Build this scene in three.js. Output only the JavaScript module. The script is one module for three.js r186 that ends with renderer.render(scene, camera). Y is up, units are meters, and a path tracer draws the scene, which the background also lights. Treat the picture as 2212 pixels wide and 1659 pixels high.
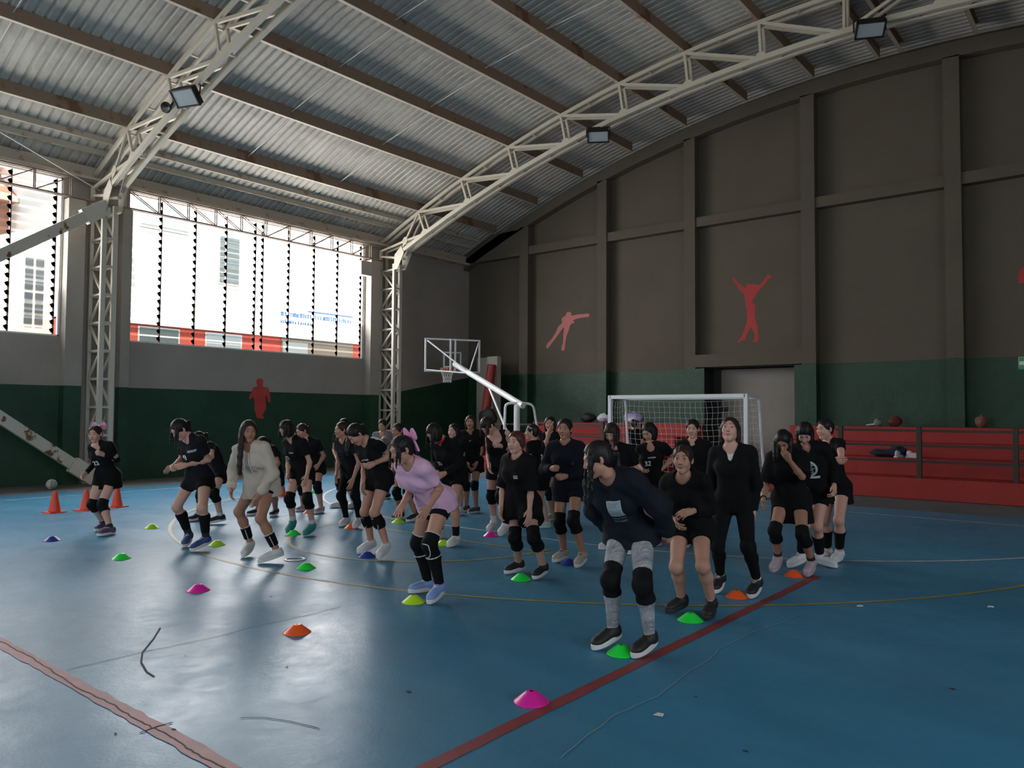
import * as THREE from 'three';
import { mergeGeometries, mergeVertices } from 'three/addons/utils/BufferGeometryUtils.js';
import { RectAreaLightUniformsLib } from 'three/addons/lights/RectAreaLightUniformsLib.js';
import { RoundedBoxGeometry } from 'three/addons/geometries/RoundedBoxGeometry.js';

// ---------------------------------------------------------------- camera, sky, sun, light through the windows, exposure
const scene = new THREE.Scene();
const renderer = new THREE.WebGLRenderer({ antialias: true });
renderer.toneMapping = THREE.LinearToneMapping;
renderer.toneMappingExposure = 1.1;
renderer.shadowMap.enabled = true;
RectAreaLightUniformsLib.init();
const D2R = Math.PI / 180;
const camera = new THREE.PerspectiveCamera(2 * Math.atan(829.5 / 1660) / D2R, 2212 / 1659, 0.1, 300);
camera.position.set(0, 1.6, 0);
camera.rotation.set(2.274 * D2R, 39.391 * D2R, 0.349 * D2R, 'YXZ');

scene.background = new THREE.Color(0.80, 0.90, 1.0);
scene.backgroundIntensity = 3.2;

// late sun from behind the hall, high over its roof: it falls on the white building across the yard
const sun = new THREE.DirectionalLight(0xfff1dc, 13);
sun.position.set(-8, 50, -2); sun.target.position.set(-26, 2, -8); sun.castShadow = true; sun.shadow.radius = 1;
Object.assign(sun.shadow.camera, { left: -40, right: 40, top: 30, bottom: -30, near: 1, far: 120 });
sun.shadow.mapSize.set(2048, 2048);
scene.add(sun, sun.target);

// daylight entering through each louvred window of the left wall (the bright yard and building outside)
const WINZ = [[-15.42, -8.22], [-6.78, 0.45], [1.85, 9.05]], DAY = [23, 14, 6];
for (const [i, [z0, z1]] of WINZ.entries()) {
  const l = new THREE.RectAreaLight(0xfdfbff, DAY[i], z1 - z0, 2.5);
  l.position.set(-18.95, 5.55, (z0 + z1) / 2); l.lookAt(0, 5.55 + 4, (z0 + z1) / 2); l.name = 'window_daylight';
  scene.add(l);
}
// unseen openings added as front fill: windows opposite, and an entrance behind the camera
const FILL_WINR = [[-6.78, 0.45], [1.85, 9.05]];
for (const [z0, z1] of FILL_WINR) {
  const l = new THREE.RectAreaLight(0xf4f6ff, 2.2, z1 - z0, 3.5); l.position.set(9.75, 5.05, (z0 + z1) / 2); l.lookAt(-6, -4, (z0 + z1) / 2); l.name = 'window_daylight'; scene.add(l);
}
const FILL_ENTRY = [-9.5, -1.5, 4.2];
{ const l = new THREE.RectAreaLight(0xf6f6ff, 2.3, 8, 4.2); l.position.set(-5.5, 2.1, 13.2); l.lookAt(-5.5, 0.6, 5); l.name = 'added_entrance_fill'; scene.add(l); }
// ---------------------------------------------------------------- helpers
const V = (x, y, z) => new THREE.Vector3(x, y, z);
const clamp = (x, a = 0, b = 1) => Math.min(b, Math.max(a, x)), lerp = (a, b, t) => a + (b - a) * t;
const sstep = (a, b, x) => { const t = clamp((x - a) / (b - a)); return t * t * (3 - 2 * t); };
function rng(s) { return () => { s = (s + 0x6D2B79F5) | 0; let t = Math.imul(s ^ (s >>> 15), 1 | s); t = (t + Math.imul(t ^ (t >>> 7), 61 | t)) ^ t; return ((t ^ (t >>> 14)) >>> 0) / 4294967296; }; }
const hash3 = (x, y, z) => { let h = Math.imul(x, 374761393) ^ Math.imul(y, 668265263) ^ Math.imul(z, 2147483647 - 1013904223); h = Math.imul(h ^ (h >>> 13), 1274126177); return ((h ^ (h >>> 16)) >>> 0) / 4294967296; };
function noise3(x, y, z) {
  const X = Math.floor(x), Y = Math.floor(y), Z = Math.floor(z), f = (t) => t * t * (3 - 2 * t), u = f(x - X), v = f(y - Y), w = f(z - Z);
  const L = (i, j) => lerp(hash3(X, Y + i, Z + j), hash3(X + 1, Y + i, Z + j), u);
  return lerp(lerp(L(0, 0), L(1, 0), v), lerp(L(0, 1), L(1, 1), v), w);
}
// tiling 2D noise: period p in cells
function pn(x, y, p, s = 0) {
  const X = Math.floor(x), Y = Math.floor(y), f = (t) => t * t * (3 - 2 * t), u = f(x - X), v = f(y - Y), m = (a) => ((a % p) + p) % p;
  return lerp(lerp(hash3(m(X), m(Y), s), hash3(m(X + 1), m(Y), s), u), lerp(hash3(m(X), m(Y + 1), s), hash3(m(X + 1), m(Y + 1), s), u), v);
}
const pfbm = (u, v, p, o = 4, s = 0) => { let a = 0.5, r = 0, t = 0; for (let i = 0; i < o; i++) { r += a * pn(u * p, v * p, p, s + i); t += a; a *= 0.55; p *= 2; } return r / t; };
function tex(w, h, fn, srgb = false, rep = 1) {
  const d = new Uint8Array(w * h * 4);
  for (let y = 0, i = 0; y < h; y++) for (let x = 0; x < w; x++, i += 4) { const c = fn((x + 0.5) / w, (y + 0.5) / h), g = typeof c === 'number'; d[i] = clamp(g ? c : c[0]) * 255; d[i + 1] = clamp(g ? c : c[1]) * 255; d[i + 2] = clamp(g ? c : c[2]) * 255; d[i + 3] = 255; }
  const t = new THREE.DataTexture(d, w, h); t.wrapS = t.wrapT = THREE.RepeatWrapping; t.magFilter = THREE.LinearFilter; t.minFilter = THREE.LinearMipmapLinearFilter; t.generateMipmaps = true;
  if (srgb) t.colorSpace = THREE.SRGBColorSpace;
  t.repeat.set(rep, rep); t.needsUpdate = true; return t;
}
const again = (t, r, r2 = r) => { const c = t.clone(); c.repeat.set(r, r2); c.needsUpdate = true; return c; };
const std = (color, roughness = 0.8, o = {}) => new THREE.MeshStandardMaterial({ color, roughness, metalness: 0, ...o });
const lin = (r, g, b) => new THREE.Color().setRGB(r, g, b);
// ---- geometry pieces, all non-indexed with position, normal, uv (uv in metres by facing axis)
function finish(g) {
  if (g.index) g = g.toNonIndexed();
  for (const k of Object.keys(g.attributes)) if (!['position', 'normal', 'uv'].includes(k)) g.deleteAttribute(k);
  if (!g.attributes.normal) g.computeVertexNormals();
  return g;
}
function boxUV(g) {
  const p = g.attributes.position, n = g.attributes.normal, uv = new Float32Array(p.count * 2);
  for (let i = 0; i < p.count; i += 3) {
    const ax = V(p.getX(i + 1) - p.getX(i), p.getY(i + 1) - p.getY(i), p.getZ(i + 1) - p.getZ(i)), bx = V(p.getX(i + 2) - p.getX(i), p.getY(i + 2) - p.getY(i), p.getZ(i + 2) - p.getZ(i));
    ax.cross(bx); const x = Math.abs(ax.x), y = Math.abs(ax.y), z = Math.abs(ax.z);
    for (let k = i; k < i + 3; k++) {
      const a = x >= y && x >= z ? [p.getZ(k), p.getY(k)] : y >= z ? [p.getX(k), p.getZ(k)] : [p.getX(k), p.getY(k)];
      uv[2 * k] = a[0]; uv[2 * k + 1] = a[1];
    }
  }
  g.setAttribute('uv', new THREE.BufferAttribute(uv, 2)); return g;
}
const box = (x0, x1, y0, y1, z0, z1) => finish(new THREE.BoxGeometry(Math.abs(x1 - x0), Math.abs(y1 - y0), Math.abs(z1 - z0)).translate((x0 + x1) / 2, (y0 + y1) / 2, (z0 + z1) / 2));
const rbox = (x0, x1, y0, y1, z0, z1, r = 0.01, s = 2) => finish(new RoundedBoxGeometry(Math.abs(x1 - x0), Math.abs(y1 - y0), Math.abs(z1 - z0), s, r).translate((x0 + x1) / 2, (y0 + y1) / 2, (z0 + z1) / 2));
// straight bar of section w (across) x h (towards up) from p to q
function bar(p, q, w, h, up = V(0, 1, 0)) {
  const d = q.clone().sub(p), L = d.length(); d.normalize(); let s = V().crossVectors(up, d); if (s.lengthSq() < 1e-6) s = V(1, 0, 0); s.normalize(); const u = V().crossVectors(d, s);
  const m = new THREE.Matrix4().makeBasis(s, u, d).setPosition(p.clone().add(q).multiplyScalar(0.5));
  return finish(new THREE.BoxGeometry(w, h, L).applyMatrix4(m));
}
function rod(p, q, r, seg = 10) {
  const d = q.clone().sub(p), L = d.length(), g = new THREE.CylinderGeometry(r, r, L, seg);
  g.applyQuaternion(new THREE.Quaternion().setFromUnitVectors(V(0, 1, 0), d.normalize())).translate((p.x + q.x) / 2, (p.y + q.y) / 2, (p.z + q.z) / 2); return finish(g);
}
const tube = (pts, r, n = 24, seg = 8, closed = false) => finish(new THREE.TubeGeometry(new THREE.CatmullRomCurve3(pts, closed, 'centripetal'), n, r, seg, closed));
const polyBend = (pts, rad) => { // polyline with rounded corners
  const path = new THREE.CurvePath(), P = pts; let a = P[0];
  for (let i = 1; i < P.length - 1; i++) { const d0 = P[i - 1].clone().sub(P[i]).normalize(), d1 = P[i + 1].clone().sub(P[i]).normalize(), s = P[i].clone().addScaledVector(d0, rad), e = P[i].clone().addScaledVector(d1, rad); path.add(new THREE.LineCurve3(a, s)); path.add(new THREE.QuadraticBezierCurve3(s, P[i], e)); a = e; }
  path.add(new THREE.LineCurve3(a, P[P.length - 1])); return path;
};
const bentTube = (pts, rad, r, n = 48, seg = 10) => finish(new THREE.TubeGeometry(polyBend(pts, rad), n, r, seg, false));
function slab(shape, depth, m, bevel = 0) { const g = new THREE.ExtrudeGeometry(shape, { depth, bevelEnabled: bevel > 0, bevelSize: bevel, bevelThickness: bevel, bevelSegments: 2, curveSegments: 24 }); if (m) g.applyMatrix4(m); return finish(g); }
const poly = (pts) => new THREE.Shape(pts.map(([x, y]) => new THREE.Vector2(x, y)));
const splineShape = (pts) => { const s = new THREE.Shape(), v = pts.map(([x, y]) => new THREE.Vector2(x, y)); s.moveTo(v[0].x, v[0].y); s.splineThru([...v.slice(1), v[0]]); return s; };
const lathe = (pts, seg = 32) => finish(new THREE.LatheGeometry(pts.map(([x, y]) => new THREE.Vector2(x, y)), seg));
const merge = (l) => (l.length === 1 ? l[0] : mergeGeometries(l));
// ---- naming
const counts = {};
const numbered = (n) => { const k = counts[n] = (counts[n] ?? -1) + 1; return k ? n + '_' + String(k).padStart(3, '0') : n; };
function add(o, parent) { (parent ?? scene).add(o); o.traverse((c) => { if (c.isMesh) c.castShadow = c.receiveShadow = true; }); return o; }
function mesh(name, geoms, mat, parent, uv = true) {
  let g = Array.isArray(geoms) ? merge(geoms) : geoms; if (uv && Array.isArray(geoms)) boxUV(g);
  const o = new THREE.Mesh(g, mat); o.name = parent ? name : numbered(name); return add(o, parent);
}
const struct = (name, geoms, mat, parent) => { const o = mesh(name, geoms, mat, parent); if (!parent) o.userData.kind = 'structure'; return o; };
const tag = (o, label, category, group) => { o.userData.label = label; o.userData.category = category; if (group) o.userData.group = group; return o; };
function thing(name, label, category, pos = [0, 0, 0], turn = 0, group) { const o = new THREE.Group(); o.name = numbered(name); o.position.set(...pos); o.rotation.y = turn; scene.add(o); return tag(o, label, category, group); }
function dup(root, pos, turn, label, group) { const r = root.clone(); r.name = numbered(root.name.replace(/_\d{3}$/, '')); r.userData = { ...root.userData }; scene.add(r); r.position.set(...pos); r.rotation.y = turn; if (label) r.userData.label = label; if (group) r.userData.group = group; return r; }
// ---------------------------------------------------------------- surface textures
const XW = -18.61, XR = 9.6, ZG = -19.9, ZP = -20.2, ZB = 13, RIDGE = -4.5, KR = 0.0163;
const vault = (x, y0) => y0 - KR * (x - RIDGE) ** 2;
const plasterBump = tex(512, 512, (u, v) => 0.5 * pfbm(u, v, 64, 3, 3) + 0.35 * pfbm(u, v, 8, 3, 5) + 0.15 * pn(u * 256, v * 256, 256, 9));
const plasterMap = tex(512, 512, (u, v) => { const a = 0.86 + 0.2 * (pfbm(u, v, 5, 5, 11) - 0.5) + 0.06 * (pn(u * 200, v * 200, 200, 2) - 0.5); return [a, a * 0.995, a * 0.985]; });
const paintMap = tex(512, 512, (u, v) => { const a = pfbm(u, v, 6, 5, 21), s = pfbm(u * 1, v * 1, 24, 3, 31); const k = 0.78 + 0.5 * (a - 0.5) + 0.25 * (s - 0.5); return [k, k, k]; });
const M = {
  wall: std(lin(0.37, 0.335, 0.295), 0.92, { map: again(plasterMap, 0.25), bumpMap: again(plasterBump, 0.5), bumpScale: 0.008 }),
  green: std(lin(0.013, 0.064, 0.031), 0.55, { map: again(paintMap, 0.35), bumpMap: again(plasterBump, 0.5), bumpScale: 0.012 }),
  steel: std(lin(0.56, 0.52, 0.42), 0.55),
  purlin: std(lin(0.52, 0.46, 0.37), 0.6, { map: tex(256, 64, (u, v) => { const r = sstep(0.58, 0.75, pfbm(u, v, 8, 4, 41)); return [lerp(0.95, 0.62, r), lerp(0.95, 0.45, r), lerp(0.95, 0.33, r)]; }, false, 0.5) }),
  sheet: std(lin(0.63, 0.595, 0.525), 0.5, { map: again(paintMap, 0.3), metalness: 0.0 }),
  red: std(lin(0.36, 0.022, 0.017), 0.6, { map: again(plasterMap, 0.5), bumpMap: again(plasterBump, 0.7), bumpScale: 0.006 }),
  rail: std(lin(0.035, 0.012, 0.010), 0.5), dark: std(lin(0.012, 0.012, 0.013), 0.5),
  white: std(lin(0.78, 0.79, 0.78), 0.35), frame: std(lin(0.22, 0.17, 0.14), 0.6), galv: std(lin(0.62, 0.60, 0.58), 0.5),
  glass: new THREE.MeshPhysicalMaterial({ color: lin(0.93, 0.96, 0.95), roughness: 0.03, transmission: 1, thickness: 0, ior: 1.45 }),
};
// ---------------------------------------------------------------- floor
const courtMap = tex(2048, 2048, (u, v) => { // 12 m tile of blue court paint: cloudy wear, scuffs, pale chips
  const a = pfbm(u, v, 6, 6, 51), b = pfbm(u, v, 3, 4, 61), st = pn(u * 14, v * 90, 14 * 90, 71) * 0.5 + 0.5 * pfbm(u, v, 40, 3, 73), c = pn(u * 512, v * 512, 512, 81), f = pn(u * 18, v * 150, 18, 5);
  const dark = a * 0.42, pale = pfbm(u, v, 9, 5, 91) * 0.42 + (st - 0.5) * 0.16;
  let k = 1.0 - dark + 0.22 * (b - 0.5) + 0.05 * (c - 0.5) + 0.06 * (f - 0.5);
  return [0.040 * k + pale * 0.09, 0.250 * k + pale * 0.13, 0.43 * k + pale * 0.11].map((c) => Math.pow(c, 1 / 2.2));
}, true);
const courtRough = tex(1024, 1024, (u, v) => 0.37 + 0.12 * (pfbm(u, v, 10, 5, 101) - 0.5) + 0.10 * (pfbm(u, v, 60, 3, 111) - 0.5));
const courtBump = tex(1024, 1024, (u, v) => 0.6 * pfbm(u, v, 24, 4, 121) + 0.4 * pfbm(u, v, 150, 2, 131));
M.court = new THREE.MeshPhysicalMaterial({ color: 0xffffff, roughness: 1, metalness: 0, specularIntensity: 0.40, map: again(courtMap, 1 / 12), roughnessMap: again(courtRough, 1 / 4), bumpMap: again(courtBump, 1 / 2), bumpScale: 0.0012 });
M.apron = std(lin(0.15, 0.155, 0.16), 0.75, { map: again(paintMap, 0.25), bumpMap: again(plasterBump, 0.6), bumpScale: 0.004 });
const floor = struct('floor', [box(XW - 0.3, XR + 0.3, -0.25, -0.004, ZP - 0.9, ZB + 0.3)], M.apron);
struct('court_paint', [box(-16.75, 5.5, -0.004, 0, -14.6, ZB - 1)], M.court, floor);
// painted lines, a millimetre or two proud of the court paint
const wornLine = (c, seed) => std(c, 0.5, { map: tex(256, 256, (u, v) => { const k = 0.82 + 0.5 * (pfbm(u, v, 12, 4, seed) - 0.5); return [k, k, k]; }, false, 0.7) });
const LR = wornLine(lin(0.30, 0.045, 0.05), 141), LY = wornLine(lin(0.34, 0.32, 0.10), 151), LW = wornLine(lin(0.55, 0.58, 0.58), 161);
function lineStrip(pts, w, y0 = 0.0025, rag = 0) {
  if (rag) { const q = []; for (let i = 0; i < pts.length - 1; i++) { const n = Math.ceil(Math.hypot(pts[i + 1][0] - pts[i][0], pts[i + 1][1] - pts[i][1]) / 0.04); for (let k = 0; k < n; k++) q.push([lerp(pts[i][0], pts[i + 1][0], k / n), lerp(pts[i][1], pts[i + 1][1], k / n)]); } q.push(pts[pts.length - 1]); pts = q; }
  const n = pts.length, pos = [], idx = [];
  for (let i = 0; i < n; i++) {
    const a = pts[Math.max(0, i - 1)], b = pts[Math.min(n - 1, i + 1)], dx = b[0] - a[0], dz = b[1] - a[1], l = Math.hypot(dx, dz), nx = -dz / l * w / 2, nz = dx / l * w / 2, ra = 1 + rag * (noise3(i * 0.45, 3, w * 99) - 0.5), rb = 1 + rag * (noise3(i * 0.45, 9, w * 99) - 0.5);
    pos.push(pts[i][0] + nx * ra, y0, pts[i][1] + nz * ra, pts[i][0] - nx * rb, y0, pts[i][1] - nz * rb); if (i) { const k = 2 * i; idx.push(k - 2, k, k - 1, k, k + 1, k - 1); }
  }
  const g = new THREE.BufferGeometry(); g.setAttribute('position', new THREE.Float32BufferAttribute(pos, 3)); g.setIndex(idx); g.computeVertexNormals();
  if (g.attributes.normal.getY(0) < 0) { g.setIndex(idx.map((_, i) => idx[i - (i % 3) + [0, 2, 1][i % 3]])); g.computeVertexNormals(); }
  g.setAttribute('uv', new THREE.Float32BufferAttribute(new Float32Array(n * 4), 2)); return finish(g);
}
const arc = (cx, cz, r, a0, a1, n = 48) => Array.from({ length: n + 1 }, (_, i) => { const a = lerp(a0, a1, i / n) * D2R; return [cx + r * Math.cos(a), cz + r * Math.sin(a)]; });
const HX = -7.28;
struct('court_line', [lineStrip([[-2.56, -7.95], [-2.55, -5], [-2.54, -1.9], [-2.53, 3]], 0.085, 0.0025, 0.22), lineStrip([[-15.5, -1.93], [-2.5, -1.92]], 0.095, 0.003, 0.5)], LR, floor);
struct('court_line', [lineStrip([[-14.03, -12.9], [-14.03, -11.45], ...arc(HX, -11.35, 6.85, 180, 0, 90), [-0.43, -12.9]], 0.05), lineStrip(arc(HX, -7.2, 1.8, -8, 200, 60), 0.05, 0.003), lineStrip([[-9.1, -7.2], [-5.1, -7.18]], 0.05, 0.0028)], LY, floor);
struct('court_line', [lineStrip([...arc(-8.78, -13.6, 5.6, 178, 90, 30), ...arc(-5.78, -13.6, 5.6, 90, 0, 40)], 0.05), lineStrip([[-15.83, -13.6], [1.3, -13.6]], 0.05), lineStrip([[-15.83, -13.6], [-15.83, 8]], 0.05)], LW, floor);
// ---------------------------------------------------------------- left wall: sill wall, jamb pillars, solid end, eave
const GL = 2.18, SILL = 3.28, HEAD = 6.86;
const wl = (z0, z1, y0, y1, x = XW) => box(x - 0.22, x, y0, y1, z0, z1);
const wallLeft = struct('wall_left', [
  wl(-20.45, -16.15, SILL - 0.0, 7.35), wl(-16.15, -15.42, GL, 7.2), ...[[-8.22, -6.78], [0.45, 1.85], [9.05, ZB]].map(([a, b]) => wl(a, b, GL, 7.2)),
  ...WINZ.map(([a, b]) => wl(a, b, GL, SILL)), ...WINZ.map(([a, b]) => wl(a, b, HEAD + 0.02, 7.2)),
  // jamb pillars, proud of the wall
  ...[[-15.82, -15.46], [-8.2, -7.98], [-7.16, -6.8], [0.47, 0.83], [1.45, 1.8]].map(([a, b]) => box(XW, XW + 0.27, GL, 6.36, a, b)),
  box(XW, XW + 0.06, 0, GL, -7.98, -7.16), box(XW, XW + 0.06, 0, GL, 0.83, 1.45),
], M.wall);
// the solid end: grey above a slanting edge of paint
const endShape = (pts) => { const g = slab(poly(pts), 0.22); g.rotateY(-Math.PI / 2); g.translate(XW, 0, 0); return g; };
struct('upper_paint', [endShape([[-16.15, GL + 0.0], [-20.45, 2.95], [-20.45, SILL], [-16.15, SILL]])], M.wall, wallLeft);
struct('green_paint', [endShape([[-16.15, -0.05], [-20.45, -0.05], [-20.45, 2.95], [-16.15, GL]]), wl(-16.15, -7.98, -0.05, GL), wl(-7.16, ZB, -0.05, GL), wl(-7.98, -7.16, -0.05, GL, XW - 0.01),
  ...[[-15.82, -15.46], [-8.2, -7.98], [-7.16, -6.8], [0.47, 0.83], [1.45, 1.8]].map(([a, b]) => box(XW, XW + 0.27, 0, GL, a, b))], M.green, wallLeft);
// ---------------------------------------------------------------- gable wall: recessed panels, columns, tie beam, raking beam, doorway
const COLX = [[-16.05, -15.69], [-12.97, -12.63], [-10.03, -9.69], [-6.73, -6.38], [-3.45, -3.11], [-0.15, 0.2], [3.1, 3.45], [6.4, 6.75]];
const GP = 2.95;
const vaultSlab = (x0, x1, yb, y0top, z0, z1, y0bot) => { const top = [], bot = [], n = 28; for (let i = 0; i <= n; i++) { const x = lerp(x0, x1, i / n); top.push([x, vault(x, y0top)]); bot.unshift([x, y0bot !== undefined ? vault(x, y0bot) : yb]); } const g = slab(poly([...top, ...bot]), z1 - z0); g.translate(0, 0, z0); return g; };
M.gable = std(lin(0.125, 0.106, 0.078), 0.92, { map: again(plasterMap, 0.25), bumpMap: again(plasterBump, 0.5), bumpScale: 0.008 });  // same paint as the left wall, darkened so the colour carries its weaker light
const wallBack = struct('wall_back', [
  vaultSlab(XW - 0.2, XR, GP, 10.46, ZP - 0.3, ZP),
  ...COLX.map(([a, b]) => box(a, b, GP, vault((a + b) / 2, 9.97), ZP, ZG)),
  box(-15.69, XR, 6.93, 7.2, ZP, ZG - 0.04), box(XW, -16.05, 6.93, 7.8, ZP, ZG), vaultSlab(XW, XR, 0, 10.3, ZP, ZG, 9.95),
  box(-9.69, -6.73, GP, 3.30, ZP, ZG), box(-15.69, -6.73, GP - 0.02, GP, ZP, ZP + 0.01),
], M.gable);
struct('green_paint', [box(XW - 0.2, -9.43, 0, GP, ZP - 0.3, ZP), box(-6.93, XR, 0, GP, ZP - 0.3, ZP), ...COLX.map(([a, b]) => box(a, b, 0, GP, ZP, ZG)), box(-9.69, -9.43, 0, GP - 0.03, ZP, ZG), box(-6.93, -6.73, 0, GP - 0.03, ZP, ZG)], M.green, wallBack);
struct('door_recess', [box(-9.43, -9.2, 0, 3.1, -20.9, ZP - 0.3), box(-7.1, -6.93, 0, 3.1, -20.9, ZP - 0.3), box(-9.43, -6.93, GP - 0.03, 3.2, -20.95, ZP - 0.3), box(-9.43, -6.93, 0, 3.2, -21.0, -20.9), box(-9.43, -9.42, 0, GP, ZP - 0.3, ZG)], M.dark, wallBack);  // near-black colour stands in for the shade inside the recess
const door1 = struct('door_1', [box(-9.2, -6.93, 0, 2.90, -20.62, -20.53)], std(lin(0.27, 0.25, 0.22), 0.7, { map: again(plasterMap, 0.4) }));
struct('door_sign', [rbox(-9.19, -8.98, 1.72, 1.87, -20.53, -20.505, 0.008)], M.dark, door1);
// ---------------------------------------------------------------- right wall, wall behind the camera (shell of the hall; its openings are added for fill light)
const wr = (z0, z1, y0, y1) => box(XR, XR + 0.22, y0, y1, z0, z1);
const wallRight = struct('wall_right', [wr(ZP, ZB, HEAD, 7.4), wr(ZP, -6.78, 5.2, HEAD), wr(0.45, 1.85, SILL, HEAD), wr(9.05, ZB, SILL, HEAD)], M.wall);
struct('green_paint', [wr(ZP, ZB, -0.05, SILL), wr(ZP, -6.78, SILL, 5.2)], M.green, wallRight);
for (const [z0, z1] of FILL_WINR) struct('window_frame', [box(XR, XR + 0.08, SILL, SILL + 0.05, z0, z1), ...Array.from({ length: 9 }, (_, i) => box(XR + 0.02, XR + 0.06, SILL, HEAD, lerp(z0, z1, i / 8) - 0.015, lerp(z0, z1, i / 8) + 0.015))], M.frame, wallRight);
const wallFront = struct('wall_front', [vaultSlab(XW, XR, 5.2, 10.4, ZB, ZB + 0.25)], M.wall);
struct('green_paint', [box(XW, FILL_ENTRY[0], -0.05, 5.2, ZB, ZB + 0.25), box(FILL_ENTRY[1], XR, -0.05, 5.2, ZB, ZB + 0.25), box(FILL_ENTRY[0], FILL_ENTRY[1], FILL_ENTRY[2], 5.2, ZB, ZB + 0.25)], M.green, wallFront);
// ---------------------------------------------------------------- roof: corrugated vault on purlins
{
  const pitch = 0.19, prof = [[0, 0], [0.30, 0], [0.42, 0.034], [0.62, 0.034], [0.74, 0]], zs = [], xs = [];
  for (let z = -20.6; z < ZB + 0.4; z += pitch) for (const [f, h] of prof) zs.push([z + f * pitch, h]);
  for (let i = 0; i <= 30; i++) xs.push(lerp(XW - 0.35, XR + 0.35, i / 30));
  const pos = [], idx = [], nz = zs.length;
  for (const x of xs) for (const [z, h] of zs) pos.push(x, vault(x, 10.47) + h, z);
  for (let i = 0; i < xs.length - 1; i++) for (let j = 0; j < nz - 1; j++) { const a = i * nz + j; idx.push(a, a + nz, a + 1, a + 1, a + nz, a + nz + 1); }
  let g = new THREE.BufferGeometry(); g.setAttribute('position', new THREE.Float32BufferAttribute(pos, 3)); g.setIndex(idx); g = g.toNonIndexed(); g.computeVertexNormals();
  g.setAttribute('uv', new THREE.Float32BufferAttribute(new Float32Array(g.attributes.position.count * 2), 2)); boxUV(g);
  const c = new THREE.Mesh(g, M.sheet); c.name = 'ceiling'; c.userData.kind = 'structure'; add(c);
  struct('roof_slab', [vaultSlab(XW - 0.35, XR + 0.35, 0, 10.64, -20.6, ZB + 0.4, 10.56)], M.sheet, c);
  const PX = [-16.82, -15.06, -13.3, -11.54, -9.78, -8.02, -6.26, -4.72, -4.28, -2.74, -0.98, 0.78, 2.54, 4.3, 6.06, 7.82];
  const purlin = (x, h, w, y0, z0 = -19.6) => { const y = vault(x, y0); return [box(x - 0.006, x + 0.006, y, y + h, z0, ZB), box(x - (x < RIDGE ? w : 0), x + (x < RIDGE ? 0 : w), y, y + 0.012, z0, ZB), box(x - (x < RIDGE ? w : 0), x + (x < RIDGE ? 0 : w), y + h - 0.01, y + h, z0, ZB)]; };
  M.web = std(lin(0.27, 0.19, 0.13), 0.7, { map: M.purlin.map });  // beige like the flange; the browner tone is rust plus shade in the colour
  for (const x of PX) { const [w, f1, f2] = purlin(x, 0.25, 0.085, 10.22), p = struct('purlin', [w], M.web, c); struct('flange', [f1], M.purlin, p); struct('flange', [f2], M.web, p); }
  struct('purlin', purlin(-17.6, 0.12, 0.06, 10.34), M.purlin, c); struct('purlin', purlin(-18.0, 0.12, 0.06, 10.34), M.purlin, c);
  struct('eave_beam', [box(XW - 0.05, XW + 0.12, 6.93, 7.2, -20, ZB), box(XW, XW + 0.3, 6.87, 6.93, -20, ZB)], M.purlin, c);
  const rodG = (z, i) => { const a = PX[i], b = PX[i + 1]; return rod(V(a, vault(a, 10.36), z), V(b, vault(b, 10.24), z), 0.012, 6); };
  for (const z of [-10.25, -13.0, -4.6, -1.7]) for (const i of [0, 1, 2, 3, 4, 5, 6]) struct('sag_rod', [rodG(z, i)], M.galv, c);
  struct('sag_rod', [rod(V(-18.5, 6.7, -7.5), V(-15.06, vault(-15.06, 10.3), 0.9), 0.014, 6)], M.galv, c);
}
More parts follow.
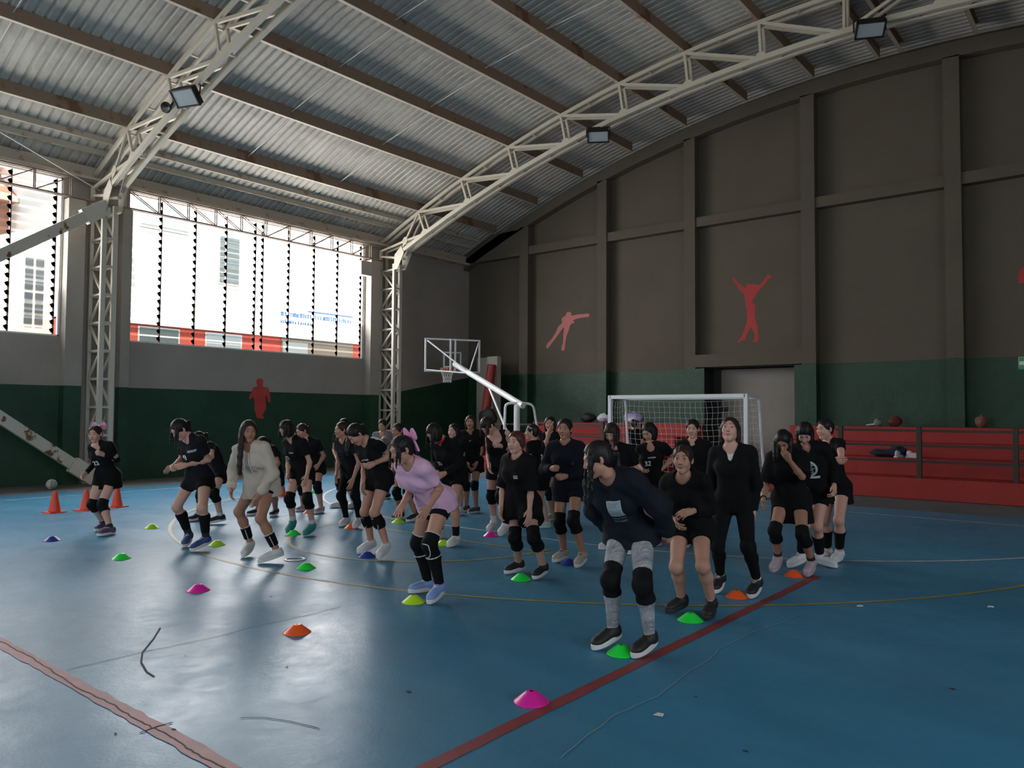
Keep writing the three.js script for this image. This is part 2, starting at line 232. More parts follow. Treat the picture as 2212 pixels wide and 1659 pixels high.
// ---------------------------------------------------------------- outside: yard, white building across it, red building, tree
const FX = -26;
struct('yard_ground', [box(-60, XW - 0.3, -0.45, -0.25, -45, 40), box(XW - 0.3, 40, -0.45, -0.25, ZB + 0.3, 40), box(XR + 0.3, 40, -0.45, -0.25, -45, ZB + 0.3)], std(lin(0.42, 0.40, 0.36), 0.9, { map: again(plasterMap, 0.1) }));
{
  const mw = std(lin(0.80, 0.80, 0.79), 0.85), mr = std(lin(0.48, 0.07, 0.05), 0.8), mg = new THREE.MeshPhysicalMaterial({ color: lin(0.10, 0.14, 0.15), roughness: 0.25 }), mb = std(lin(0.05, 0.14, 0.42), 0.7), mf = std(lin(0.55, 0.57, 0.55), 0.6), mbr = std(lin(0.20, 0.17, 0.14), 0.7);
  const b = thing('neighbour_building', 'white building with a red ground floor, seen through the wide louvred window', 'building');
  const B = (n, l, m, p = b) => mesh(n, l, m, p);
  B('wall', [box(FX - 6, FX, 4.62, 10.4, -24, -9.55), box(FX - 6, FX, -0.3, 4.62, -17.35, -15.74)], mw);
  B('red_band', [box(FX - 6, FX + 0.03, -0.3, 4.56, -24, -9.55)], mr);
  B('ledge', [box(FX, FX + 0.14, 4.56, 4.66, -24, -9.5)], mw);
  B('roof_edge', [box(FX - 6.3, FX + 0.35, 10.4, 10.6, -24.3, -9.3)], mf);
  const win = (z0, z1, y0, y1, rows, m = mg) => { const w = B('window', [box(FX + 0.02, FX + 0.06, y0, y1, z0, z1)], mf); for (let i = 0; i < rows; i++) { const h = (y1 - y0 - 0.08) / rows, y = y0 + 0.04 + i * h; B('pane', [box(FX + 0.055, FX + 0.075, y + h * 0.22, y + h, z0 + 0.05, z1 - 0.05)], m, w); } };
  win(-15.56, -14.7, 6.3, 8.1, 9); win(-13.56, -11.83, 7.86, 8.85, 3, std(lin(0.42, 0.52, 0.60), 0.4)); win(-13.3, -11.86, 3.85, 4.5, 2); win(-15.7, -14.25, 3.7, 4.5, 2, std(lin(0.3, 0.36, 0.42), 0.4));
  B('door_screen', [box(FX + 0.02, FX + 0.07, 2.6, 4.56, -20.9, -17.4)], mbr); B('panel', [box(FX + 0.06, FX + 0.09, 3.2, 4.4, -18.6, -17.45)], std(lin(0.32, 0.36, 0.38), 0.5));
  const sg = B('sign', [box(FX + 0.02, FX + 0.05, 4.75, 5.78, -20.95, -17.25)], mw), R = rng(5), bars = [];
  for (const [y, z1, h] of [[5.42, -20.8, 0.16], [5.14, -18.9, 0.13]]) for (let z = -17.35; z > z1; z -= 0.06 + R() * 0.08) bars.push(box(FX + 0.05, FX + 0.056, y, y + h * (0.7 + 0.3 * R()), z, z - 0.05 - 0.03 * R()));
  bars.push(box(FX + 0.05, FX + 0.056, 5.68, 5.73, -20.9, -18.6)); B('lettering', bars, mb, sg);
  B('spout', [box(FX, FX + 0.35, 6.72, 6.84, -11.65, -11.45)], mf);
}
{
  const b = thing('red_roof_building', 'brick-red house with pale eaves, half hidden behind the white gable end', 'building');
  mesh('wall', [box(-34, -31, -0.3, 9.2, -12, 2)], std(lin(0.42, 0.20, 0.13), 0.85), b);
  mesh('roof', [slab(poly([[-35, 8.9], [-30.2, 8.9], [-30.2, 9.1], [-34, 11.3]]), 15).translate(0, 0, -12.5)], std(lin(0.36, 0.15, 0.10), 0.8), b);
  mesh('gutter', [box(-30.2, -30, 8.85, 9.05, -12.5, 2.5)], std(lin(0.6, 0.58, 0.5), 0.7), b);
  mesh('window', [box(-31, -30.95, 6.6, 7.6, -11.2, -10.2)], std(lin(0.16, 0.2, 0.25), 0.3), b);
  const w = thing('white_annex', 'white gable end with two small stacked windows behind the narrow louvred window', 'building');
  mesh('wall', [slab(poly([[8.9, 0], [8.9, 7.6], [5, 6.0], [-2, 3.6], [-2, 0]]), 0.4).applyMatrix4(new THREE.Matrix4().makeBasis(V(0, 0, -1), V(0, 1, 0), V(1, 0, 0))).translate(FX - 1.2, 0, -0.65)], std(lin(0.8, 0.8, 0.78), 0.85), w);
  for (const z of [-8.95, -9.25]) for (let i = 0; i < 6; i++) mesh('pane', [box(FX - 0.8, FX - 0.75, 4.35 + i * 0.36, 4.6 + i * 0.36, z, z + 0.22)], std(lin(0.1, 0.12, 0.14), 0.3), w);
}
{
  const t = thing('tree', 'bare-branched leafy tree above the red house', 'tree', [-33.5, 0, -6.2]), R = rng(77);
  mesh('trunk', [rod(V(0, -0.3, 0), V(0.2, 8.5, 0.3), 0.16), ...Array.from({ length: 9 }, () => rod(V(0.2, 7 + R() * 1.5, 0.3), V(R() * 3 - 1.2, 10 + R() * 3, R() * 4 - 2), 0.05, 6))], std(lin(0.05, 0.045, 0.04), 0.9), t);
  const lv = []; for (let i = 0; i < 500; i++) { const a = R() * 6.28, r = 2.6 * Math.sqrt(R()), y = 11.3 + (R() - 0.5) * 3.2, g = new THREE.CircleGeometry(0.11 + R() * 0.08, 5); g.rotateX(R() * 3).rotateY(R() * 6).translate(r * Math.cos(a), y, r * Math.sin(a)); lv.push(finish(g)); }
  const f = mesh('foliage', lv, std(lin(0.10, 0.13, 0.07), 0.8, { side: THREE.DoubleSide }), t); f.userData.kind = 'stuff';
}
// ---------------------------------------------------------------- louvred windows
{
  const MZ = [-8.22, -9.06, -9.95, -10.81, -11.67, -11.9, -12.74, -13.6, -14.45, -15.34, -15.42], P = 0.185;
  const clipG = (z, side) => { const l = []; for (let y = SILL + 0.10; y < HEAD - 0.05; y += P) { const g = slab(poly([[0, 0], [0.05, 0.02], [0.085, 0.085], [0.03, 0.12], [0, 0.10]]), 0.012); g.applyMatrix4(new THREE.Matrix4().makeBasis(V(0, 0, side), V(0, 1, 0), V(1, 0, 0))).translate(XW - 0.07, y - 0.04, z); l.push(g); } return l; };
  const bladeGeo = {};
  WINZ.forEach(([z0, z1], wi) => {
    const w = new THREE.Group(); w.name = 'window_' + (wi + 1); w.userData.kind = 'structure'; scene.add(w);
    const off = z1 + 8.22, X = XW - 0.10;
    struct('window_frame', [box(X - 0.03, X + 0.05, SILL - 0.005, SILL + 0.035, z0, z1), box(X - 0.03, X + 0.05, HEAD - 0.04, HEAD, z0, z1), box(X - 0.03, X + 0.05, SILL, HEAD, z0, z0 + 0.03), box(X - 0.03, X + 0.05, SILL, HEAD, z1 - 0.03, z1)], M.white, w);
    for (let i = 1; i < MZ.length - 1; i++) { const z = MZ[i] + off; const m = struct('mullion', [box(X - 0.015, X + 0.03, SILL, HEAD, z - 0.014, z + 0.014)], M.frame, w); if (wi < 2) struct('louvre_clip', clipG(z, 1), M.galv, m); }
    for (let i = 0; i < MZ.length - 2; i++) {
      if (i === 4) continue;
      const a = MZ[i] + off, b = MZ[i + 1] + off, L = Math.abs(b - a) - 0.035, key = L.toFixed(3);
      bladeGeo[key] ??= boxUV(finish(new THREE.BoxGeometry(0.006, 0.175, L).rotateZ(0.62)));
      for (let y = SILL + 0.10; y < HEAD - 0.06; y += P) { const o = new THREE.Mesh(bladeGeo[key], M.louvre ??= new THREE.MeshPhysicalMaterial({ color: lin(0.72, 0.72, 0.70), roughness: 0.06, transmission: 1, thickness: 0, ior: 1.3 })); o.name = 'louvre_blade'; o.position.set(X, y, (a + b) / 2); add(o, w); }
    }
  });
}
// ---------------------------------------------------------------- steel portal frames: lattice column, knee plates, bowed truss
{
  const TN = [-18.5, -16.82, -15.06, -13.3, -11.54, -9.78, -8.02, -6.26], S = M.steel, DZ = 0.24;
  const topY = (x) => vault(x, 10.17), botY = (x) => vault(x, 9.36), XA = XW + 0.10, XB = -17.87;
  const curve = (f, x0, x1, w, h, z, n = 14) => { const l = []; for (let i = 0; i < n; i++) { const a = lerp(x0, x1, i / n), b = lerp(x0, x1, (i + 1) / n); l.push(bar(V(a, f(a), z), V(b + 0.004, f(b), z), w, h)); } return l; };
  const plate = (pts, z, t = 0.012) => slab(poly(pts), t).translate(0, 0, z - t / 2);
  const LABELS = ['cream lattice portal frame beside the narrow louvred window', 'cream lattice portal frame standing right before the dark gable corner, spanning the whole roof', 'cream lattice portal frame at the end of the diagonal brace beams'];
  [-7.36, -15.98, 1.24].forEach((z0, k) => {
    const T = thing('portal_frame', LABELS[k], 'roof truss', [0, 0, z0], 0, 'cream steel portal frames'), zs = [0, -DZ];
    const P = (n, l) => mesh(n, l, S, T);
    for (const z of zs) {
      P('column_chord', [bar(V(XA, 0, z), V(XA, 6.75, z), 0.075, 0.075, V(1, 0, 0))]); P('column_chord', [bar(V(XB, 0, z), V(XB, 6.25, z), 0.10, 0.085, V(1, 0, 0))]);
      P('top_chord', [...curve(topY, XA, RIDGE, 0.06, 0.085, z), ...curve(topY, RIDGE, XR - 0.1, 0.06, 0.085, z)]);
      P('bottom_chord', [...curve(botY, -17.45, RIDGE, 0.085, 0.115, z), ...curve(botY, RIDGE, XR - 1.2, 0.085, 0.115, z)]);
      for (const s of [1, -1]) {
        const X = (x) => (s > 0 ? x : 2 * RIDGE - x);
        for (let i = 1; i < TN.length; i++) {
          const x = TN[i], xb = x + 0.30 * (1 - (i - 1) / 7);
          P('web_strut', [bar(V(X(x), topY(X(x)), z), V(X(xb), botY(X(xb)), z), 0.05, 0.06)]);
          const xn = i + 1 < TN.length ? TN[i + 1] + 0.30 * (1 - i / 7) : RIDGE - 0.05;
          P('web_diagonal', [bar(V(X(x), topY(X(x)), z), V(X(xn), botY(X(xn)), z), 0.05, 0.065)]);
          P('node_plate', [plate([[X(xb) - 0.2, botY(X(xb)) - 0.02], [X(xb) + 0.12, botY(X(xb)) + 0.02], [X(xb) + 0.08, botY(X(xb)) + 0.13], [X(xb) - 0.06, botY(X(xb)) + 0.13]], z + 0.03)]);
        }
      }
      P('web_strut', [bar(V(RIDGE, topY(RIDGE), z), V(RIDGE, botY(RIDGE), z), 0.05, 0.08)]);
      // knee
      const hx = -17.38, hy = 6.90, kx = -17.62, ky = 6.42;
      P('knee_plate', [plate([[kx - 0.20, ky + 0.10], [kx + 0.10, ky + 0.34], [kx + 0.22, ky + 0.12], [kx - 0.05, ky - 0.34], [kx - 0.22, ky - 0.36]], z + (z ? -0.045 : 0.045), 0.016)]);
      P('knee_plate', [plate([[hx - 0.15, hy - 0.02], [hx - 0.02, hy + 0.12], [hx + 0.10, hy + 0.1], [hx + 0.12, hy - 0.02], [hx, hy - 0.13]], z + 0.03)]);
      P('knee_brace', [bar(V(XA, 6.72, z), V(hx, hy, z), 0.05, 0.06)]); P('knee_brace', [bar(V(hx, hy, z), V(TN[1] + 0.3, botY(TN[1] + 0.3), z), 0.05, 0.06)]);
      P('knee_brace', [bar(V(hx, hy, z), V(TN[1], topY(TN[1]), z), 0.05, 0.06)]); P('knee_brace', [bar(V(hx, hy, z), V(kx, ky + 0.1, z), 0.05, 0.06)]);
      P('knee_brace', [bar(V(XA, 6.55, z), V(kx - 0.1, ky, z), 0.05, 0.055)]); P('knee_brace', [bar(V(XA, 6.05, z), V(kx, 6.1, z), 0.05, 0.055)]);
      // column lacing
      for (let i = 0; i < 9; i++) {
        const y = 0.45 + i * 0.63;
        P('lacing_bar', [bar(V(XA, y, z), V(XB, y, z), 0.04, 0.05)]);
        if (y < 5.6) P('lacing_bar', [i % 2 ? bar(V(XA, y, z), V(XB, y + 0.63, z), 0.035, 0.05) : bar(V(XB, y, z), V(XA, y + 0.63, z), 0.035, 0.05)]);
      }
    }
    const bt = []; for (let i = 0; i < 9; i++) { const y = 0.45 + i * 0.63; for (const x of [XA, XB]) bt.push(bar(V(x, y, 0), V(x, y, -DZ), 0.05, 0.045)); }
    for (const b of bt) P('batten', [b]); const b2 = [];
    for (let x = -16.9; x < XR - 1.5; x += 0.88) { b2.push(bar(V(x, topY(x) - 0.02, 0), V(x, topY(x) - 0.02, -DZ), 0.05, 0.03), bar(V(x + 0.5, botY(x + 0.5) - 0.02, 0), V(x + 0.5, botY(x + 0.5) - 0.02, -DZ), 0.05, 0.03)); }
    for (const b of b2) P('batten', [b]); P('base_plate', [box(XW, XB + 0.12, 0, 0.03, -DZ - 0.1, 0.1)]);
  });
  // X-brace between the first two frames
  const mkBrace = (p, q, lab) => { const t = thing('brace_beam', lab, 'steel beam'); const d = q.clone().sub(p).normalize(); mesh('beam', [bar(p, q, 0.14, 0.23)], M.brace ??= std(lin(0.56, 0.52, 0.42), 0.55, { map: tex(512, 128, (u, v) => { const r = sstep(0.60, 0.70, pfbm(u, v, 7, 5, 191)); return [lerp(0.97, 0.50, r), lerp(0.97, 0.33, r), lerp(0.97, 0.20, r)]; }, true, 0.6) }), t); for (const [c, s] of [[p, 1], [q, -1]]) mesh('end_plate', [bar(c.clone().addScaledVector(d, -0.25 * s), c.clone().addScaledVector(d, 0.3 * s), 0.17, 0.34)], M.steel, t); };
  mkBrace(V(-17.78, 6.02, -7.15), V(-17.78, 0.35, 0.95), 'upper diagonal steel brace beam running up to the lattice column by the windows');
  mkBrace(V(-17.78, 0.30, -7.05), V(-17.78, 6.1, 0.95), 'lower rust-streaked diagonal brace beam running down to the column foot');
  mesh('gusset_box', [box(XB - 0.12, XB + 0.08, 5.72, 6.14, -7.66, -7.25)], M.steel, scene.getObjectByName('portal_frame'));
  // lattice eave girders across the window heads
  [[-7.6, -15.98], [1.0, -7.36]].forEach(([za, zb], k) => {
    const g = thing('lattice_girder', k ? 'thin dark lattice girder across the head of the narrow louvred window' : 'thin dark lattice girder across the head of the wide louvred window', 'girder'), x = XW + 0.16, G = (n, l) => mesh(n, l, M.frame, g), yb = 6.40, yt = 6.84, zc = (za + zb) / 2;
    for (const dx of [0, 0.09]) { G('chord', [bar(V(x + dx, yb, za), V(x + dx, yb, zb), 0.03, 0.035)]); G('chord', [bar(V(x + dx, yt, za), V(x + dx, yt, zb), 0.03, 0.035)]); }
    for (let i = -5; i <= 5; i++) {
      const z = zc + i * 0.735; for (const dx of [0, 0.09]) G('post', [bar(V(x + dx, yb, z), V(x + dx, yt, z), 0.022, 0.022, V(1, 0, 0))]);
      if (i < 5) for (const dx of [0, 0.09]) G('diagonal', [i < 0 ? bar(V(x + dx, yb, z + 0.735), V(x + dx, yt, z), 0.02, 0.022, V(1, 0, 0)) : bar(V(x + dx, yb, z), V(x + dx, yt, z + 0.735), 0.02, 0.022, V(1, 0, 0))]);
    }
  });
}
// ---------------------------------------------------------------- painted figures and sign on the walls
{
  const paint = (c, s) => std(c, 0.7, { map: again(plasterMap, 0.9), bumpMap: again(plasterBump, 0.5), bumpScale: 0.006 });
  const RUN = [[-14.35, 4.82], [-14.33, 4.89], [-14.25, 4.92], [-14.15, 4.88], [-14.12, 4.79], [-13.92, 4.8], [-13.65, 4.8], [-13.49, 4.8], [-13.44, 4.74], [-13.49, 4.7], [-13.65, 4.69], [-13.92, 4.67], [-14.07, 4.62], [-14.01, 4.58], [-14.04, 4.54], [-14.17, 4.49], [-14.24, 4.31], [-14.32, 4.15], [-14.37, 3.93], [-14.39, 3.74], [-14.44, 3.67], [-14.52, 3.7], [-14.51, 3.84], [-14.46, 3.91], [-14.45, 4.16], [-14.42, 4.41], [-14.48, 4.39], [-14.59, 4.28], [-14.7, 4.15], [-14.9, 3.95], [-14.98, 3.86], [-15.08, 3.78], [-15.13, 3.8], [-15.11, 3.92], [-14.93, 4.07], [-14.76, 4.27], [-14.66, 4.45], [-14.51, 4.58], [-14.52, 4.7], [-14.48, 4.75]];
  const ARMS = [[-8.7, 5.42], [-8.66, 5.42], [-8.59, 5.32], [-8.45, 5.18], [-8.33, 5.1], [-8.31, 5.19], [-8.16, 5.19], [-7.95, 5.15], [-7.84, 5.24], [-7.78, 5.34], [-7.7, 5.39], [-7.61, 5.37], [-7.64, 5.3], [-7.71, 5.27], [-7.79, 5.16], [-7.88, 5.07], [-7.99, 4.95], [-8.08, 4.84], [-8.14, 4.71], [-8.07, 4.58], [-8.08, 4.3], [-8.03, 4.09], [-8.0, 3.96], [-8.0, 3.63], [-8.16, 3.63], [-8.11, 3.69], [-8.1, 3.83], [-8.18, 3.99], [-8.25, 3.92], [-8.32, 3.79], [-8.37, 3.68], [-8.46, 3.66], [-8.56, 3.61], [-8.58, 3.64], [-8.49, 3.73], [-8.44, 3.83], [-8.38, 3.98], [-8.31, 4.16], [-8.31, 4.42], [-8.35, 4.68], [-8.38, 4.92], [-8.48, 5.03], [-8.59, 5.19], [-8.69, 5.33]];
  const JOG = [[11.72, 2.48], [11.75, 2.52], [11.82, 2.54], [11.9, 2.52], [11.93, 2.44], [11.92, 2.33], [12.07, 2.29], [12.12, 2.18], [12.16, 1.94], [12.09, 1.91], [12.06, 2.03], [12.02, 2.09], [12.02, 1.85], [12.03, 1.72], [11.96, 1.6], [11.93, 1.55], [11.96, 1.45], [11.76, 1.47], [11.72, 1.57], [11.67, 1.72], [11.67, 1.87], [11.63, 2.02], [11.53, 1.97], [11.51, 2.03], [11.59, 2.2], [11.64, 2.29], [11.74, 2.33], [11.72, 2.42]];
  const EDGE = [[-2.09, 4.58], [-2.07, 4.75], [-2.06, 4.85], [-2.02, 4.91], [-1.97, 4.93], [-1.87, 4.94], [-1.79, 4.85], [-1.78, 4.65], [-1.64, 4.51], [-1.67, 4.2], [-1.77, 4.33], [-1.9, 4.54]];
  const fig = (pts, c, wall, lab, m) => { const o = struct('painted_figure', [m ? slab(splineShape(pts), 0.003, m) : slab(splineShape(pts), 0.003).translate(0, 0, ZP)], paint(c), wall); o.userData.label = lab; return o; };
  fig(RUN, lin(0.62, 0.20, 0.18), wallBack, 'faded pink painted figure of a diving player');
  fig(ARMS, lin(0.50, 0.045, 0.035), wallBack, 'red painted figure with both arms thrown up');
  fig(EDGE, lin(0.50, 0.045, 0.035), wallBack, 'red painted figure at the photo edge');
  fig(JOG, lin(0.58, 0.06, 0.045), wallLeft, 'red painted figure of a runner', new THREE.Matrix4().makeBasis(V(0, 0, -1), V(0, 1, 0), V(1, 0, 0)).setPosition(XW, 0, 0));
  const s = thing('exit_sign', 'small green and white emergency sign on the dark green gable wall', 'sign', [-1.9, 2.66, ZP]);
  mesh('panel', [rbox(-0.21, 0.21, 0, 0.28, 0.001, 0.013, 0.004)], std(lin(0.05, 0.30, 0.12), 0.5), s);
  mesh('stripe', [box(-0.19, 0.19, 0.10, 0.18, 0.013, 0.015), box(-0.205, 0.205, 0.272, 0.278, 0.013, 0.015), box(-0.205, -0.198, 0.05, 0.278, 0.013, 0.015)], std(lin(0.7, 0.75, 0.7), 0.5), s);
}
// ---------------------------------------------------------------- bleachers with rails
{
  const TY = [0.41, 0.75, 1.04, 1.376], TZ = [-16.58, -17.4, -18.2, -19.0, ZG];
  const part = (x0, x1, lab, rails, posts) => {
    const b = thing('bleachers', lab, 'bleachers');
    TY.forEach((y, i) => { mesh('tier', [rbox(x0, x1, 0, y, i < 3 ? TZ[i + 1] - 0.02 : ZG, TZ[i], 0.012)], M.red, b); });
    const r = thing('railing', rails, 'railing'), zr = -16.70;
    for (const x of posts) mesh('post', [rbox(x - 0.045, x + 0.045, TY[0], 1.41, zr - 0.04, zr + 0.04, 0.006)], std(lin(0.035, 0.028, 0.018), 0.6), r);
    for (const y of [1.33, 1.04, 0.73]) mesh('rail', [bar(V(posts[0] - 0.1, y, zr), V(posts[posts.length - 1], y, zr), 0.04, 0.05)], M.rail, r);
  };
  part(-6.75, XR - 0.03, 'long red concrete bleachers behind the three girls by the orange marker', 'dark railing along the long red bleachers beneath the green sign', [-4.87, -3.4, -1.81, -0.2, 1.4, 3.0, 4.6, 6.2, 7.8, 9.3]);
  part(-14.75, -9.45, 'red bleachers behind the goal net and the crowd of players', 'dark railing on the bleachers behind the goal net', [-14.6, -11.9, -10.7, -9.62]);
}
// ---------------------------------------------------------------- things left on the bleachers and by the wall
const blob = (rx, ry, rz, seed, amp = 0.25, n = 4) => { const g = mergeVertices(new THREE.IcosahedronGeometry(1, n).deleteAttribute('normal').deleteAttribute('uv')), p = g.attributes.position; for (let i = 0; i < p.count; i++) { const x = p.getX(i), y = p.getY(i), z = p.getZ(i), k = 1 + amp * (noise3(x * 2.2 + seed, y * 2.2, z * 2.2) - 0.5) * 2 + amp * 0.5 * (noise3(x * 6 + seed, y * 6, z * 6) - 0.5); p.setXYZ(i, x * rx * k, Math.max(-0.96, y) * ry * k, z * rz * k); } g.computeVertexNormals(); const q = g.toNonIndexed(); q.setAttribute('uv', new THREE.Float32BufferAttribute(new Float32Array(q.attributes.position.count * 2), 2)); return q; };
{
  const blk = std(lin(0.012, 0.012, 0.014), 0.7), navy = std(lin(0.02, 0.02, 0.05), 0.8), wht = std(lin(0.6, 0.6, 0.62), 0.6), pur = std(lin(0.30, 0.24, 0.46), 0.6), grn = std(lin(0.16, 0.20, 0.17), 0.6);
  const bag = (n, lab, pos, sz, mats, seed, cat = 'bag') => { const t = thing(n, lab, cat, pos); mesh('body', [blob(sz[0], sz[1], sz[2], seed, 0.16).translate(0, sz[1] * 0.98, 0)], mats[0], t); if (mats[1]) mesh('pocket', [blob(sz[0] * 0.6, sz[1] * 0.5, sz[2] * 0.5, seed + 9, 0.15).translate(0.02, sz[1] * 0.6, sz[2] * 0.7)], mats[1], t); mesh('strap', [tube([V(-sz[0] * 0.4, sz[1] * 1.6, 0), V(0, sz[1] * 2.1, 0.02), V(sz[0] * 0.4, sz[1] * 1.6, 0)], 0.014)], mats[0], t); return t; };
  bag('backpack', 'black backpack on the red bleachers beside the last rail post in view', [-1.68, TYs(0, 1), -17.75], [0.26, 0.21, 0.15], [blk, blk], 3);
  bag('backpack', 'black backpack beside the pale panel in the dark corner', [-16.35, 1.15, -18.7], [0.34, 0.34, 0.2], [blk], 8);
  bag('duffel_bag', 'black bag on the top tier beside the purple and white bag', [-12.95, TYs(3), -19.4], [0.26, 0.14, 0.16], [blk], 12);
  bag('duffel_bag', 'purple and white patterned bag on the top tier left of the goal post', [-12.35, TYs(3), -19.35], [0.22, 0.13, 0.15], [wht, pur], 15);
  bag('duffel_bag', 'lilac bag seen through the goal net above the bangs of a girl', [-11.35, TYs(3), -19.35], [0.32, 0.15, 0.18], [pur, wht], 18);
  const c = thing('cap', 'grey-green cap lying on the top tier of the long red bleachers', 'cap', [-4.85, TYs(3), -19.35]); mesh('crown', [blob(0.10, 0.10, 0.12, 4, 0.1).translate(0.05, 0.09, 0)], grn, c); mesh('brim', [slab(poly([[-0.2, 0], [0, 0.02], [0, 0.05], [-0.19, 0.02]]), 0.16).translate(0, 0.02, -0.08)], wht, c);
  bag('pouch', 'dark red pouch lying beside the grey-green cap', [-4.45, TYs(3), -19.4], [0.15, 0.12, 0.1], [std(lin(0.10, 0.015, 0.012), 0.7)], 22);
  bag('pouch', 'brown pouch alone on the top tier beneath the green sign', [-2.72, TYs(3), -19.4], [0.12, 0.13, 0.1], [std(lin(0.16, 0.07, 0.045), 0.7)], 25);
  const j = thing('jacket', 'crumpled navy jacket heaped on the second tier next to white shoes', 'jacket', [-4.25, TYs(1), -17.72]); mesh('cloth', [blob(0.34, 0.09, 0.14, 31, 0.4).translate(0, 0.08, 0), blob(0.16, 0.11, 0.12, 33, 0.4).translate(0.22, 0.11, -0.05)], navy, j);
  for (const [i, x] of [-3.98, -3.72].entries()) { const t = thing('sneaker', i ? 'white sneaker at the end of the pile on the second tier' : 'white sneaker leaning upright against the navy jacket', 'shoe', [x, TYs(1), -17.68], i ? 0 : 1.2, 'white sneakers on the bleachers'); mesh('upper', [blob(0.13, 0.055, 0.05, 41 + i, 0.12).translate(0, 0.055, 0), blob(0.06, 0.06, 0.045, 44, 0.1).translate(-0.06, 0.09, 0)], wht, t); mesh('sole', [rbox(-0.135, 0.14, 0, 0.025, -0.045, 0.045, 0.01)], std(lin(0.7, 0.7, 0.7), 0.5), t); }
  const p = thing('wall_panel', 'tall pale panel standing in the dark corner behind the backboard', 'panel'); mesh('face', [rbox(-17.40, -16.85, 0, 3.50, -19.55, -19.30, 0.01)], std(lin(0.34, 0.33, 0.28), 0.7, { map: again(plasterMap, 0.5) }), p); mesh('lit_side', [rbox(-16.85, -16.40, 0, 3.52, -19.40, -19.2, 0.01)], std(lin(0.50, 0.49, 0.42), 0.7, { map: again(plasterMap, 0.5) }), p);  // one box; the darker and lighter sides carry its shading in their colours
  const r = thing('padded_roll', 'tall red padded roll leaning beside the pale panel in the corner', 'pad'); mesh('padding', [rod(V(-16.75, 0, -18.75), V(-16.42, 3.2, -18.95), 0.15, 18)], std(lin(0.34, 0.03, 0.03), 0.45), r); mesh('end_cap', [rod(V(-16.42, 3.2, -18.95), V(-16.417, 3.23, -18.952), 0.14, 18)], std(lin(0.2, 0.02, 0.02), 0.5), r);
  const v = thing('volleyball', 'pale panelled volleyball lying at the foot of the green wall', 'ball', [-17.42, 0.105, -6.28], 0.6); const s0 = new THREE.SphereGeometry(0.105, 32, 24), mp = tex(128, 64, (u, w) => (Math.abs(((u * 6) % 1) - 0.5) > 0.46 || Math.abs(((w * 3) % 1) - 0.5) > 0.47 ? [0.1, 0.1, 0.1] : Math.floor(u * 6) % 2 ? [0.55, 0.55, 0.50] : [0.32, 0.34, 0.33])); mesh('cover', finish(s0), std(0xffffff, 0.6, { map: mp }), v, false);
}
function TYs(i) { return [0.41, 0.75, 1.04, 1.376][i]; }
// ---------------------------------------------------------------- goal
{
  const g = thing('goal', 'white steel handball goal with a loose net before the red bleachers', 'goal', [-7.28, 0, -14]), w = 1.5, h = 1.98, P = (n, l) => mesh(n, l, M.white, g);
  for (const s of [-1, 1]) {
    P('goal_post', [rbox(s * w - 0.04, s * w + 0.04, 0, h + 0.04, -0.04, 0.04, 0.012)]);
    P('side_tube', [bentTube([V(s * w, h, 0), V(s * w, h - 0.02, -0.62), V(s * (w + 0.02), 0.03, -0.86)], 0.10, 0.026)]);
    P('ground_tube', [rod(V(s * w, 0.03, 0), V(s * (w + 0.02), 0.03, -0.86), 0.026)]); P('foot_plate', [rbox(s * w - 0.08, s * w + 0.08, 0, 0.10, -0.98, -0.8, 0.01)]);
  }
  P('crossbar', [rbox(-w, w, h - 0.04, h + 0.04, -0.04, 0.04, 0.012)]); P('rear_bar', [rod(V(-w, h - 0.03, -0.58), V(w, h - 0.03, -0.58), 0.026)]); P('rear_ground_bar', [rod(V(-w, 0.03, -0.86), V(w, 0.03, -0.86), 0.026)]);
  const net = [], S = (a, b, n) => { const pts = []; for (let i = 0; i <= n; i++) pts.push(lerp(a, b, i / n)); return pts; };
  const back = (u, v) => { const x = lerp(-w, w, u), sag = 0.10 * Math.sin(v * 3.1) * (0.6 + 0.4 * Math.sin(u * 9 + v * 4)); return V(x + 0.012 * Math.sin(v * 23 + u * 17), lerp(h - 0.05, 0.05, v) - 0.02 * Math.sin(u * 12.5) * Math.sin(v * 3.1) - 0.05 * Math.sin(u * 3.14) * (1 - v), -0.58 - 0.28 * v + sag * 0.6); };
  const side = (s) => (u, v) => V(s * (w + 0.06 * Math.sin(v * 3.1) * Math.sin(u * 3.1)), lerp(h - 0.04, 0.05, v) - 0.06 * Math.sin(u * 3.1) * (1 - v), lerp(-0.02, lerp(-0.6, -0.84, v), u) + 0.015 * Math.sin(v * 19));
  const weave = (f, nu, nv) => { for (let i = 0; i <= nu; i++) for (let j = 0; j < nv; j++) net.push(bar(f(i / nu, j / nv), f(i / nu, (j + 1) / nv), 0.004, 0.004, V(0, 0, 1))); for (let j = 0; j <= nv; j++) for (let i = 0; i < nu; i++) net.push(bar(f(i / nu, j / nv), f((i + 1) / nu, j / nv), 0.004, 0.004)); };
  weave(back, 25, 16); weave(side(-1), 6, 16); weave(side(1), 6, 16);
  mesh('net', net, std(lin(0.62, 0.62, 0.58), 0.8), g).userData.kind = 'stuff';
}
